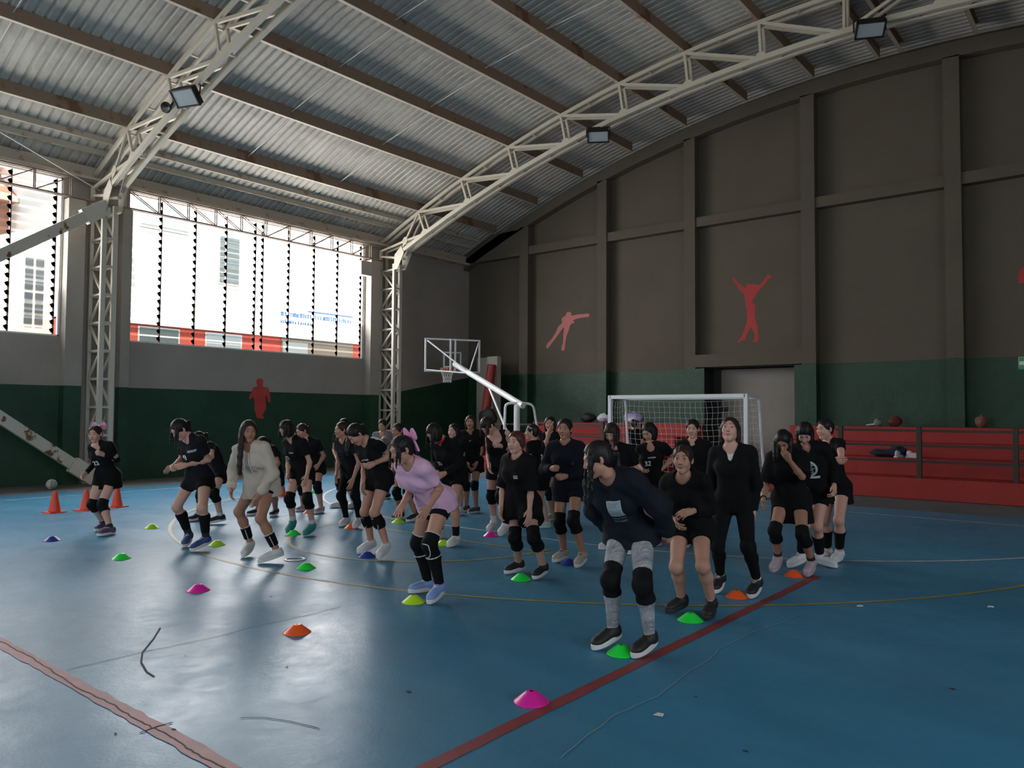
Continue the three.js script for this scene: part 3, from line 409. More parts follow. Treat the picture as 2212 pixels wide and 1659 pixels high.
// ---------------------------------------------------------------- basketball hoop on a cantilever stand, stored in the corner
{
  const A = V(-17.12, 0, -16.55), B = V(-16.2, 0, -18.15), yaw = Math.atan2(A.z - B.z, B.x - A.x), c = A.clone().add(B).multiplyScalar(0.5);
  // local axes: x along the board to the viewer's right edge, z towards the court side where the stand is
  const t = thing('basketball_hoop', 'white basketball backboard and rim on a long cantilever stand in the dark corner', 'basketball hoop', [c.x, 0, c.z], yaw), P = (n, l, m = M.white) => mesh(n, l, m, t), w = 0.9, y0 = 2.90, y1 = 3.95;
  mesh('backboard', [rbox(-w, w, y0, y1, -0.015, 0.0, 0.004)], new THREE.MeshPhysicalMaterial({ color: lin(0.95, 0.97, 0.97), roughness: 0.05, transmission: 1, thickness: 0, ior: 1.3 }), t);
  P('board_frame', [rbox(-w, -w + 0.05, y0, y1, 0, 0.05, 0.006), rbox(w - 0.05, w, y0, y1, 0, 0.05, 0.006), rbox(-w, w, y0, y0 + 0.05, 0, 0.05, 0.006), rbox(-w, w, y1 - 0.05, y1, 0, 0.05, 0.006)]);
  P('centre_post', [rbox(-0.10, -0.05, y0, y1, 0.01, 0.07, 0.006), rbox(0.05, 0.10, y0, y1, 0.01, 0.07, 0.006)]);
  P('target_square', [box(-0.295, 0.295, 3.50, 3.55, -0.022, -0.016), box(-0.295, 0.295, 3.05, 3.10, -0.022, -0.016), box(-0.295, -0.245, 3.05, 3.55, -0.022, -0.016), box(0.245, 0.295, 3.05, 3.55, -0.022, -0.016)]);
  P('rim', [finish(new THREE.TorusGeometry(0.225, 0.012, 10, 36).rotateX(Math.PI / 2).translate(-0.05, 3.05, -0.40)), rbox(-0.15, 0.05, 2.98, 3.07, -0.17, -0.015, 0.01)], std(lin(0.75, 0.13, 0.06), 0.45));
  const n = []; for (let k = 0; k < 14; k++) for (const s of [-1, 1]) for (let j = 0; j < 4; j++) { const f = (q) => { const a = (k / 14) * 6.283 + s * q * 0.9, r = lerp(0.225, 0.13, sstep(0, 0.75, q)); return V(-0.05 + r * Math.cos(a), 3.05 - 0.45 * q, -0.40 + r * Math.sin(a)); }; n.push(rod(f(j / 4), f((j + 1) / 4), 0.006, 5)); }
  P('net', n, std(lin(0.75, 0.75, 0.72), 0.8)).userData.kind = 'stuff';
  const e = V(0.92, 1.84, 3.70), m0 = V(0.05, 3.16, 0.06);
  P('boom', [rod(m0, e, 0.085, 18)]); P('boom', [rod(m0.clone().lerp(e, 0.52), V(0.72, 1.0, 3.15), 0.035, 12)]);
  P('strut', [rod(V(-w + 0.08, y1 - 0.08, 0.05), m0.clone().lerp(e, 0.24), 0.024)]); P('strut', [rod(V(w - 0.06, y1 - 0.1, 0.05), m0.clone().lerp(e, 0.24).add(V(0, 0.02, 0)), 0.024)]); P('strut', [rod(V(-w + 0.06, y0 + 0.06, 0.05), m0.clone().lerp(e, 0.25), 0.022)]);
  P('stand_post', [rod(V(0.80, 0.2, 3.55), V(0.80, 1.86, 3.55), 0.085, 16)]);
  P('handle', [bentTube([V(0.48, 0.7, 3.40), V(0.50, 1.90, 3.45), V(0.92, 1.92, 3.58), V(1.22, 1.88, 3.68), V(1.46, 0.5, 3.80)], 0.12, 0.035)]);
  P('base', [rbox(0.25, 1.65, 0.05, 0.45, 3.40, 4.50, 0.03)], M.red);
}
// ---------------------------------------------------------------- floodlights on the trusses
{
  const mk = (pos, turn, lab, tilt) => {
    const t = thing('floodlight', lab, 'floodlight', pos, turn), q = new THREE.Group(); const R = (l) => l.map((g) => g.rotateX(tilt));
    mesh('housing', R([slab(poly([[-0.24, -0.15], [0.24, -0.15], [0.24, 0.15], [-0.24, 0.15]]), 0.10, null, 0.02).translate(0, 0, -0.12)]), M.dark, t);
    mesh('bezel', R([rbox(-0.27, 0.27, 0.15, 0.18, -0.03, 0.03, 0.005), rbox(-0.27, 0.27, -0.18, -0.15, -0.03, 0.03, 0.005), rbox(-0.27, -0.24, -0.18, 0.18, -0.03, 0.03, 0.005), rbox(0.24, 0.27, -0.18, 0.18, -0.03, 0.03, 0.005)]), M.dark, t);
    mesh('lens', R([box(-0.235, 0.235, -0.145, 0.145, 0.0, 0.012)]), new THREE.MeshPhysicalMaterial({ color: lin(0.42, 0.50, 0.52), roughness: 0.25, clearcoat: 0.6 }), t);
    mesh('bracket', [bentTube([V(-0.29, 0, -0.05), V(-0.29, 0.26, -0.08), V(0.29, 0.26, -0.08), V(0.29, 0, -0.05)], 0.05, 0.014)], M.dark, t);
  };
  mk([-14.05, 7.62, -7.2], 0.35, 'black floodlight with a pale lens on the near truss above the windows', 0.75);
  mk([-10.30, 8.50, -15.85], 0.55, 'small black floodlight clamped under the middle of the far truss', 1.0);
  mk([-3.98, 9.18, -15.85], 0.45, 'black floodlight under the ridge of the far truss', 1.0);
  const k = thing('loudspeaker', 'small black horn clamped to the near truss beside the floodlight', 'speaker', [-14.75, 7.62, -7.25]); mesh('horn', [lathe([[0.03, 0], [0.05, 0.08], [0.11, 0.16], [0.10, 0.165], [0.04, 0.09]]).rotateZ(1.3)], M.dark, k); mesh('bracket', [rod(V(0, 0, 0), V(0.1, 0.15, -0.05), 0.018)], M.dark, k);
}
// ---------------------------------------------------------------- cones and marker discs
{
  const OR = std(lin(0.90, 0.09, 0.035), 0.42), cone = (lab, pos, turn) => { const t = thing('traffic_cone', lab, 'cone', pos, turn, 'orange cones'); mesh('cone_body', [lathe([[0.02, 0.34], [0.032, 0.335], [0.088, 0.025], [0.094, 0.02], [0.085, 0.02], [0.026, 0.325], [0.02, 0.325]], 28)], OR, t); mesh('base', [slab(splineShape([[0.13, 0.11], [0.11, 0.13], [-0.11, 0.13], [-0.13, 0.11], [-0.13, -0.11], [-0.11, -0.13], [0.11, -0.13], [0.13, -0.11]]), 0.016).rotateX(-Math.PI / 2)], OR, t); return t; };
  const c0 = cone('tall orange cone farthest from the lattice column, standing alone', [-13.41, 0, -4.89], 0.1);
  dup(c0, [-13.36, 0, -5.34], 0.5, 'tall orange cone half behind the girl numbered 23'); dup(c0, [-13.43, 0, -5.86], 0.3, 'tall orange cone just right of the girl numbered 23');
  const c3 = dup(c0, [-12.93, 0, -8.73], 0.2, 'orange cone glimpsed behind the beige hoodie');
  const discGeo = lathe([[0.010, 0.059], [0.026, 0.059], [0.034, 0.055], [0.096, 0.005], [0.102, 0.0], [0.094, 0.0], [0.030, 0.050], [0.010, 0.055]], 40);
  const COL = { blue: lin(0.015, 0.045, 0.30), lime: lin(0.50, 0.85, 0.02), green: lin(0.01, 0.80, 0.06), magenta: lin(0.80, 0.015, 0.36), orange: lin(0.95, 0.12, 0.02) }, MD = Object.fromEntries(Object.entries(COL).map(([k, c]) => [k, std(c, 0.36)]));
  const disc = (c, x, z, lab) => { const o = mesh('marker_disc', [discGeo.clone()], MD[c]); o.position.set(x, 0.001, z); tag(o, lab, 'marker cone', 'coloured training discs'); };
  disc('blue', -10.5, -3.81, 'dark blue marker disc in front of the tall orange cones'); disc('lime', -10.62, -5.11, 'yellow-green marker disc between the girl numbered 23 and the girl numbered 9');
  disc('green', -8.66, -3.84, 'green marker disc alone on the pale floor before the tall cones'); disc('lime', -8.68, -4.97, 'yellow-green marker disc behind the blue shoes of the girl numbered 9');
  disc('magenta', -6.6, -3.61, 'magenta marker disc on the pale sheen in front of the girl numbered 9'); disc('green', -8.69, -6.06, 'green marker disc between the teal shoes');
  disc('green', -6.71, -4.84, 'green marker disc beside the white shoes of the girl in the beige hoodie'); disc('orange', -4.81, -3.4, 'orange marker disc alone on the pale sheen in the open floor');
  disc('orange', -10.4, -7.54, 'small orange marker disc behind the teal shoes'); disc('orange', -10.6, -5.99, 'orange marker disc behind the black shoe of the crouching girl');
  disc('orange', -8.58, -6.93, 'orange marker disc between the white shoes of the girl in leggings'); disc('blue', -6.74, -5.67, 'blue marker disc between the white sneakers of the girl numbered 20');
  disc('lime', -8.51, -7.74, 'yellow-green marker disc below the outstretched hand of the girl in pink'); disc('lime', -4.83, -4.58, 'yellow-green marker disc touching the light blue shoe');
  disc('lime', -6.66, -6.8, 'yellow-green marker disc beside the white shoe behind the girl in pink'); disc('magenta', -6.67, -7.7, 'magenta marker disc at the white trainers of the girl looking down');
  disc('green', -4.7, -5.88, 'green marker disc between the black shoes of the short-haired girl'); disc('blue', -4.79, -6.81, 'blue marker disc between the beige trainers of the girl in the navy hoodie');
  disc('green', -2.74, -4.51, 'green marker disc between the shoes of the girl in grey leggings'); disc('green', -2.77, -5.59, 'green marker disc at the blurred black shoes of the bare-legged girl');
  disc('orange', -2.81, -6.57, 'orange marker disc between the shoes of the girl in black leggings'); disc('orange', -2.74, -7.81, 'orange marker disc between the lilac shoes of the girl covering her nose');
  disc('magenta', -2.67, -3.44, 'large magenta marker disc alone beside the long red line'); disc('green', -12.92, -9.46, 'green marker disc glimpsed behind the girl with her hand in her pocket');
  const r = mesh('floor_ring', [finish(new THREE.TorusGeometry(0.10, 0.016, 8, 40).rotateX(Math.PI / 2).scale(1, 0.35, 1).translate(0, 0.006, 0))], M.white); r.position.set(-7.2, 0, -5.05); tag(r, 'flat white ring on the floor behind the green disc', 'ring');
}

// ---------------------------------------------------------------- cracks, scuffs and specks of dirt on the court
{
  const dirt = std(lin(0.03, 0.035, 0.04), 0.8), pale = std(lin(0.20, 0.27, 0.32), 0.8), R = rng(909);
  const wob = (pts, n = 6, j = 0.012) => { const out = []; for (let i = 0; i < pts.length - 1; i++) for (let k = 0; k < n; k++) { const t = k / n; out.push([lerp(pts[i][0], pts[i + 1][0], t) + (R() - 0.5) * j, lerp(pts[i][1], pts[i + 1][1], t) + (R() - 0.5) * j]); } out.push(pts[pts.length - 1]); return out; };
  const mark = (l, m) => struct('floor_mark', l, m, floor);
  mark([lineStrip(wob([[-5.19, -2.0], [-5.18, -2.52], [-5.15, -2.9], [-5.17, -3.32], [-5.15, -3.72], [-5.16, -4.06]]), 0.006, 0.0036)], dirt);
  mark([lineStrip([[-5.67, -2.81], [-5.44, -2.65], [-5.18, -2.45], [-4.98, -2.35], [-4.78, -2.29], [-4.66, -2.28]], 0.012, 0.0036)], dirt);
  mark([lineStrip(wob([[-3.69, -2.27], [-3.6, -2.35], [-3.52, -2.38], [-3.42, -2.42], [-3.26, -2.45]], 3, 0.006), 0.007, 0.0036)], dirt);
  mark([lineStrip(wob([[-6.19, -1.93], [-5.65, -1.94], [-5.17, -1.92], [-4.75, -1.90], [-4.41, -1.925], [-4.06, -1.905], [-3.77, -1.92], [-3.49, -1.90], [-3.2, -1.91]], 8, 0.016), 0.008, 0.0042)], std(lin(0.12, 0.09, 0.07), 0.8));
  mark([lineStrip(wob([[-2.16, -6.49], [-2.2, -6.0], [-2.27, -5.55], [-2.28, -5.0], [-2.24, -4.84], [-2.23, -4.49], [-2.17, -3.96], [-2.21, -3.58], [-2.18, -3.29], [-2.13, -2.96]], 4), 0.006, 0.0036)], pale);
  mark([lineStrip([[-3.9, -1.84], [-3.91, -1.94], [-3.9, -2.01]], 0.010, 0.0044)], dirt);
  const sp = []; for (const [x, z, r] of [[-3.81, -1.97, 0.018], [-3.98, -1.76, 0.012], [-4.9, -2.6, 0.01], [-5.9, -3.9, 0.016], [-3.3, -3.1, 0.02], [-4.2, -2.9, 0.012], [-2.0, -4.1, 0.012], [-1.5, -3.6, 0.016], [-0.9, -5.2, 0.02]]) sp.push(finish(new THREE.CircleGeometry(r, 9).scale(1, 0.55, 1).rotateX(-Math.PI / 2).translate(x, 0.0036, z)));
  for (const g of sp) mark([g], dirt);
  for (const [x, z] of [[-1.05, -7.6], [-1.9, -6.9], [-2.05, -3.7]]) { const p = mesh('paper_scrap', [slab(poly([[0, 0], [0.05, 0.01], [0.045, 0.035], [0.01, 0.03]]), 0.004).rotateX(-1.4).translate(0, 0.004, 0)], std(lin(0.6, 0.62, 0.62), 0.8)); p.position.set(x, 0, z); tag(p, z < -7.2 ? 'tiny white paper scrap on the floor farthest along by the white arc' : z < -5 ? 'tiny white paper scrap on the open floor right of the orange markers' : 'tiny white paper scrap near the large magenta marker disc', 'litter'); }
}
// ---------------------------------------------------------------- figure engine: distance fields of tapered limbs, meshed by surface nets
const smin = (a, b, k) => { const h = Math.max(k - Math.abs(a - b), 0) / k; return Math.min(a, b) - h * h * k * 0.25; };
const smax = (a, b, k) => -smin(-a, -b, k);
// one tapered limb: segment a-b, radii ra-rb, smoothing k, optional clip planes [point, outward direction]
function limb(a, b, ra, rb, k = 0.03, clips) {
  const dx = b.x - a.x, dy = b.y - a.y, dz = b.z - a.z, L = Math.max(1e-9, dx * dx + dy * dy + dz * dz), cl = clips?.map(([p, n]) => { const m = n.clone().normalize(); return [m.x, m.y, m.z, m.dot(p)]; });
  return { k, cx: (a.x + b.x) / 2, cy: (a.y + b.y) / 2, cz: (a.z + b.z) / 2, R: Math.sqrt(L) / 2 + Math.max(ra, rb), lo: [Math.min(a.x - ra, b.x - rb), Math.min(a.y - ra, b.y - rb), Math.min(a.z - ra, b.z - rb)], hi: [Math.max(a.x + ra, b.x + rb), Math.max(a.y + ra, b.y + rb), Math.max(a.z + ra, b.z + rb)],
    d(x, y, z) { const px = x - a.x, py = y - a.y, pz = z - a.z, t = clamp((px * dx + py * dy + pz * dz) / L), qx = px - t * dx, qy = py - t * dy, qz = pz - t * dz; let d = Math.sqrt(qx * qx + qy * qy + qz * qz) - (ra + (rb - ra) * t); if (cl) for (const c of cl) d = Math.max(d, c[0] * x + c[1] * y + c[2] * z - c[3]); return d; } };
}
// ellipsoid with axes ex, ey, ez (unit vectors) and radii
function egg(c, rx, ry, rz, k = 0.02, ex = V(1, 0, 0), ey = V(0, 1, 0), ez = V(0, 0, 1)) {
  const R = Math.max(rx, ry, rz), m = Math.min(rx, ry, rz);
  return { k, cx: c.x, cy: c.y, cz: c.z, R, lo: [c.x - R, c.y - R, c.z - R], hi: [c.x + R, c.y + R, c.z + R],
    d(x, y, z) { const px = x - c.x, py = y - c.y, pz = z - c.z, u = (px * ex.x + py * ex.y + pz * ex.z) / rx, v = (px * ey.x + py * ey.y + pz * ey.z) / ry, w = (px * ez.x + py * ez.y + pz * ez.z) / rz, l = Math.sqrt(u * u + v * v + w * w), g = Math.sqrt((u / rx) ** 2 + (v / ry) ** 2 + (w / rz) ** 2); return l < 1e-6 ? -m : l * (l - 1) / g; } };
}
const field = (L) => (x, y, z) => { let d = 1e3; for (const p of L) { const ux = x - p.cx, uy = y - p.cy, uz = z - p.cz, lim = d + p.k + p.R; if (lim > 0 && ux * ux + uy * uy + uz * uz > lim * lim) continue; const e = p.d(x, y, z); d = d > 100 ? e : smin(d, e, p.k); } return d; };
const bounds = (L, m = 0.03) => { const lo = [1e9, 1e9, 1e9], hi = [-1e9, -1e9, -1e9]; for (const p of L) for (let i = 0; i < 3; i++) { lo[i] = Math.min(lo[i], p.lo[i] - m); hi[i] = Math.max(hi[i], p.hi[i] + m); } return [lo, hi]; };
function nets(fn, [lo, hi], c, color) {
  const n = [0, 1, 2].map((i) => Math.ceil((hi[i] - lo[i]) / c) + 2), [NX, NY, NZ] = n, F = new Float32Array(NX * NY * NZ), B = 6, at = (i, j, k) => (k * NY + j) * NX + i;
  for (let k0 = 0; k0 < NZ; k0 += B) for (let j0 = 0; j0 < NY; j0 += B) for (let i0 = 0; i0 < NX; i0 += B) {
    const k1 = Math.min(NZ, k0 + B), j1 = Math.min(NY, j0 + B), i1 = Math.min(NX, i0 + B), h = B * c * 0.5, dc = fn(lo[0] + i0 * c + h, lo[1] + j0 * c + h, lo[2] + k0 * c + h), far = Math.abs(dc) > h * 2.0 + 0.012;
    for (let k = k0; k < k1; k++) for (let j = j0; j < j1; j++) for (let i = i0; i < i1; i++) F[at(i, j, k)] = far ? dc : fn(lo[0] + i * c, lo[1] + j * c, lo[2] + k * c);
  }
  const id = new Int32Array(NX * NY * NZ).fill(-1), pos = [], idx = [];
  for (let k = 0; k < NZ - 1; k++) for (let j = 0; j < NY - 1; j++) for (let i = 0; i < NX - 1; i++) {
    let m = 0; const v = []; for (let q = 0; q < 8; q++) { const f = F[at(i + (q & 1), j + ((q >> 1) & 1), k + (q >> 2))]; v.push(f); if (f < 0) m++; }
    if (!m || m === 8) continue;
    let x = 0, y = 0, z = 0, s = 0;
    for (let a = 0; a < 8; a++) for (let ax = 0; ax < 3; ax++) { const b = a | (1 << ax); if (b === a) continue; if ((v[a] < 0) === (v[b] < 0)) continue; const t = v[a] / (v[a] - v[b]); x += (a & 1) + (ax === 0 ? t : 0); y += ((a >> 1) & 1) + (ax === 1 ? t : 0); z += (a >> 2) + (ax === 2 ? t : 0); s++; }
    id[at(i, j, k)] = pos.length / 3; pos.push(lo[0] + (i + x / s) * c, lo[1] + (j + y / s) * c, lo[2] + (k + z / s) * c);
  }
  const quad = (a, b, d, e, flip) => { if (a < 0 || b < 0 || d < 0 || e < 0) return; flip ? idx.push(a, b, d, a, d, e) : idx.push(a, d, b, a, e, d); };
  for (let k = 1; k < NZ - 1; k++) for (let j = 1; j < NY - 1; j++) for (let i = 1; i < NX - 1; i++) {
    const f = F[at(i, j, k)] < 0;
    if (f !== F[at(i + 1, j, k)] < 0) quad(id[at(i, j - 1, k - 1)], id[at(i, j, k - 1)], id[at(i, j, k)], id[at(i, j - 1, k)], f);
    if (f !== F[at(i, j + 1, k)] < 0) quad(id[at(i - 1, j, k - 1)], id[at(i - 1, j, k)], id[at(i, j, k)], id[at(i, j, k - 1)], f);
    if (f !== F[at(i, j, k + 1)] < 0) quad(id[at(i - 1, j - 1, k)], id[at(i, j - 1, k)], id[at(i, j, k)], id[at(i - 1, j, k)], f);
  }
  const N = pos.length, nr = new Float32Array(N), e = c * 0.4, col = color && new Float32Array(N);
  for (let i = 0; i < N; i += 3) {
    const x = pos[i], y = pos[i + 1], z = pos[i + 2], gx = fn(x + e, y, z) - fn(x - e, y, z), gy = fn(x, y + e, z) - fn(x, y - e, z), gz = fn(x, y, z + e) - fn(x, y, z - e), l = Math.hypot(gx, gy, gz) || 1;
    nr[i] = gx / l; nr[i + 1] = gy / l; nr[i + 2] = gz / l; if (color) { const q = color(x, y, z); col[i] = q[0]; col[i + 1] = q[1]; col[i + 2] = q[2]; }
  }
  const g = new THREE.BufferGeometry(); g.setAttribute('position', new THREE.Float32BufferAttribute(pos, 3)); g.setAttribute('normal', new THREE.BufferAttribute(nr, 3)); if (color) g.setAttribute('color', new THREE.BufferAttribute(col, 3)); g.setIndex(idx);
  return g;
}
const addUV = (g) => { const p = g.attributes.position, uv = new Float32Array(p.count * 2); for (let i = 0; i < p.count; i++) { uv[2 * i] = p.getX(i) + p.getZ(i) * 0.7; uv[2 * i + 1] = p.getY(i); } g.setAttribute('uv', new THREE.BufferAttribute(uv, 2)); return g; };
const flat = (g, c) => { const n = g.attributes.position.count, a = new Float32Array(n * 3); for (let i = 0; i < n; i++) a.set(c, i * 3); g.setAttribute('color', new THREE.BufferAttribute(a, 3)); return g; };
const mirrorX = (g) => { const m = g.clone(), p = m.attributes.position, n = m.attributes.normal; for (let i = 0; i < p.count; i++) { p.setX(i, -p.getX(i)); n.setX(i, -n.getX(i)); } const I = m.index.array; for (let i = 0; i < I.length; i += 3) { const t = I[i + 1]; I[i + 1] = I[i + 2]; I[i + 2] = t; } return m; };
// ---- hands: wrist at the origin, fingers to -y, palm to +z, thumb to +x
function makeHand(curl, spread = 1, thumbIn = 0) {
  const L = [], X = [0.027, 0.0095, -0.008, -0.0245], LEN = [[0.040, 0.025, 0.020], [0.045, 0.028, 0.021], [0.041, 0.026, 0.020], [0.032, 0.020, 0.018]], KY = [-0.083, -0.087, -0.083, -0.075];
  L.push(limb(V(0, 0.03, 0), V(0, -0.012, 0), 0.0255, 0.022, 0.015));
  for (let f = 0; f < 4; f++) {
    let p = V(X[f], KY[f], 0.001), a = 0; L.push(limb(V(X[f] * 0.62, -0.012, 0), p, 0.0155, 0.0105, 0.016)); const sp = X[f] * 2.6 * spread;
    for (let s = 0; s < 3; s++) { a += curl[f][s]; const d = V(sp, -Math.cos(a), Math.sin(a)).normalize(), q = p.clone().addScaledVector(d, LEN[f][s]); L.push(limb(p, q, 0.0092 - s * 0.0008, 0.0084 - s * 0.0009, 0.004)); p = q; }
  }
  const t1 = V(0.044 - thumbIn * 0.012, -0.048, 0.014 + thumbIn * 0.012), t2 = V(0.050 - thumbIn * 0.032, -0.082, 0.022 + thumbIn * 0.018); L.push(limb(V(0.017, -0.014, 0.004), t1, 0.0145, 0.0105, 0.012), limb(t1, t2, 0.0100, 0.0078, 0.005));
  return nets(field(L), bounds(L, 0.012), 0.0042);
}
const C3 = (a, b, c) => [[a, b, c], [a, b, c], [a * 1.05, b * 1.1, c], [a * 1.1, b * 1.15, c]];
const HAND = { relax: makeHand(C3(0.28, 0.38, 0.25)), open: makeHand(C3(0.10, 0.15, 0.1), 1.8), fist: makeHand(C3(1.35, 1.5, 0.8), 0.3, 1), half: makeHand(C3(0.65, 0.75, 0.5), 0.7, 0.5) };
for (const k of Object.keys(HAND)) HAND[k] = [HAND[k], mirrorX(HAND[k])];
// ---- head: origin mid-way between chin and crown, face to +z, +x is the person's left
const HEADF = [egg(V(0, 0.030, -0.012), 0.070, 0.081, 0.090, 0.03), egg(V(0, -0.028, 0.020), 0.054, 0.072, 0.066, 0.03), egg(V(0, -0.093, 0.058), 0.016, 0.016, 0.017, 0.030), limb(V(-0.038, -0.058, 0.008), V(0, -0.090, 0.050), 0.016, 0.015, 0.03), limb(V(0.038, -0.058, 0.008), V(0, -0.090, 0.050), 0.016, 0.015, 0.03),
  egg(V(-0.032, -0.026, 0.060), 0.022, 0.026, 0.019, 0.03), egg(V(0.032, -0.026, 0.060), 0.022, 0.026, 0.020, 0.03), limb(V(-0.032, 0.024, 0.074), V(0.032, 0.024, 0.074), 0.010, 0.010, 0.02),
  limb(V(0, 0.008, 0.083), V(0, -0.027, 0.0985), 0.0070, 0.0095, 0.012), egg(V(-0.010, -0.034, 0.090), 0.0065, 0.006, 0.008, 0.008), egg(V(0.010, -0.034, 0.090), 0.0065, 0.006, 0.008, 0.008),
  egg(V(0, -0.0580, 0.083), 0.018, 0.0046, 0.009, 0.006), egg(V(0, -0.0655, 0.082), 0.0165, 0.0052, 0.009, 0.006),
  limb(V(0, -0.06, -0.024), V(0, -0.112, -0.032), 0.046, 0.041, 0.03)];
for (const s of [-1, 1]) HEADF.push(egg(V(s * 0.073, -0.006, -0.008), 0.010, 0.029, 0.018, 0.006, V(Math.cos(0.35 * s), 0, -Math.sin(0.35 * s) * -1), V(0, 1, 0), V(Math.sin(0.35 * s) * -1, 0, Math.cos(0.35 * s))));
const headD = (() => { const f = field(HEADF), s1 = egg(V(-0.031, 0.007, 0.094), 0.021, 0.0125, 0.016, 0.01), s2 = egg(V(0.031, 0.007, 0.094), 0.021, 0.0125, 0.016, 0.01), e1 = egg(V(-0.075, -0.004, 0.004), 0.012, 0.018, 0.008), e2 = egg(V(0.075, -0.004, 0.004), 0.012, 0.018, 0.008); return (x, y, z) => smax(smax(smax(smax(f(x, y, z), -s1.d(x, y, z), 0.012), -s2.d(x, y, z), 0.012), -e1.d(x, y, z), 0.006), -e2.d(x, y, z), 0.006); })();
const headGeo = {};
function headFor(cell, skin, dark) { // vertex colours: skin, lips, brows; eyes are balls with lids, lash line, white and iris
  const key = [cell, skin, dark].join(); if (headGeo[key]) return headGeo[key];
  const lip = [skin[0] * 0.80, skin[1] * 0.60, skin[2] * 0.62], brow = [skin[0] * 0.16 + 0.01, skin[1] * 0.16 + 0.008, skin[2] * 0.16 + 0.006];
  const col = (x, y, z) => { if (z > 0.06) { const b = Math.abs(x), by = y - (0.0295 + 0.0035 * Math.sin((b - 0.012) * 75) - 0.05 * Math.max(0, b - 0.04)); if (b > 0.012 && b < 0.050 && Math.abs(by) < 0.0034 - (b - 0.012) * 0.03) return brow; const u = x / 0.0195, v = (y + 0.0615) / 0.0092; if (u * u + v * v < 1) return Math.abs(y + 0.0618) < 0.0014 ? [lip[0] * 0.35, lip[1] * 0.3, lip[2] * 0.3] : lip; if (b > 0.004 && b < 0.012 && y < -0.036 && y > -0.041 && z > 0.088) return [skin[0] * 0.3, skin[1] * 0.25, skin[2] * 0.25]; } return skin; };
  const g = nets(headD, [[-0.1, -0.165, -0.125], [0.1, 0.125, 0.13]], cell, col), parts = [g];
  for (const s of [-1, 1]) {
    const e = new THREE.SphereGeometry(0.0128, 28, 20), p = e.attributes.position, c = new Float32Array(p.count * 3); e.deleteAttribute('uv');
    for (let i = 0; i < p.count; i++) { const x = p.getX(i) / 0.0128, y = p.getY(i) / 0.0128, r = Math.hypot(x - 0.05 * s * -1, y + 0.05), top = 0.40 - 0.55 * x * x, bot = -0.42 + 0.35 * x * x; c.set(y > top + 0.20 || y < bot - 0.08 ? skin : y > top ? [0.012, 0.009, 0.008] : y < bot ? [skin[0] * 0.7, skin[1] * 0.6, skin[2] * 0.6] : r < 0.20 ? [0.004, 0.004, 0.004] : r < 0.46 ? [0.045, 0.022, 0.012] : [0.55, 0.50, 0.47], i * 3); }
    e.setAttribute('color', new THREE.BufferAttribute(c, 3)); e.translate(s * 0.0305, 0.0055, 0.0705); parts.push(e);
  }
  return (headGeo[key] = mergeGeometries(parts));
}
// ---- shoes: ankle above the origin, sole on y = 0, toe to +z
const SHOE = (() => {
  const out = []; for (let i = 0; i < 40; i++) { const a = (i / 40) * Math.PI * 2, s = Math.sin(a), c = Math.cos(a); out.push([(0.040 + 0.009 * Math.max(0, c) ** 0.8 - 0.004 * Math.max(0, -c)) * s, 0.055 + 0.132 * c]); }
  const sole = slab(splineShape(out), 0.024, null, 0.006).rotateX(Math.PI / 2).translate(0, 0.0305, 0), p = sole.attributes.position; for (let i = 0; i < p.count; i++) { const z = p.getZ(i), y = p.getY(i); p.setY(i, y + 0.055 * Math.max(0, z - 0.12) ** 1 * 0.35 + (z < -0.03 && y > 0.01 ? 0.01 : 0)); } sole.computeVertexNormals();
  const L = [egg(V(0, 0.050, -0.035), 0.038, 0.052, 0.044, 0.03), limb(V(0, 0.058, -0.01), V(0, 0.046, 0.075), 0.043, 0.041, 0.03), egg(V(0, 0.044, 0.125), 0.045, 0.034, 0.060, 0.03), limb(V(0, 0.06, -0.01), V(0, 0.102, -0.014), 0.043, 0.038, 0.03)];
  const f = field(L), up = nets((x, y, z) => smax(smax(smax(f(x, y, z), 0.024 - y, 0.004), y - 0.094 - 0.12 * Math.max(0, -z - 0.02) , 0.008), -(Math.hypot(x, z + 0.012) - 0.030 + Math.max(0, 0.075 - y) * 3), 0.004), bounds(L, 0.012), 0.0055);
  const lace = []; for (let i = 0; i < 5; i++) { const z = 0.045 + i * 0.014, y = 0.096 - i * 0.0068; lace.push(tube([V(-0.020, y - 0.008, z), V(0, y, z + 0.004), V(0.020, y - 0.008, z)], 0.0032, 8, 5)); }
  return { sole, up: addUV(up), lace: merge(lace) };
})();
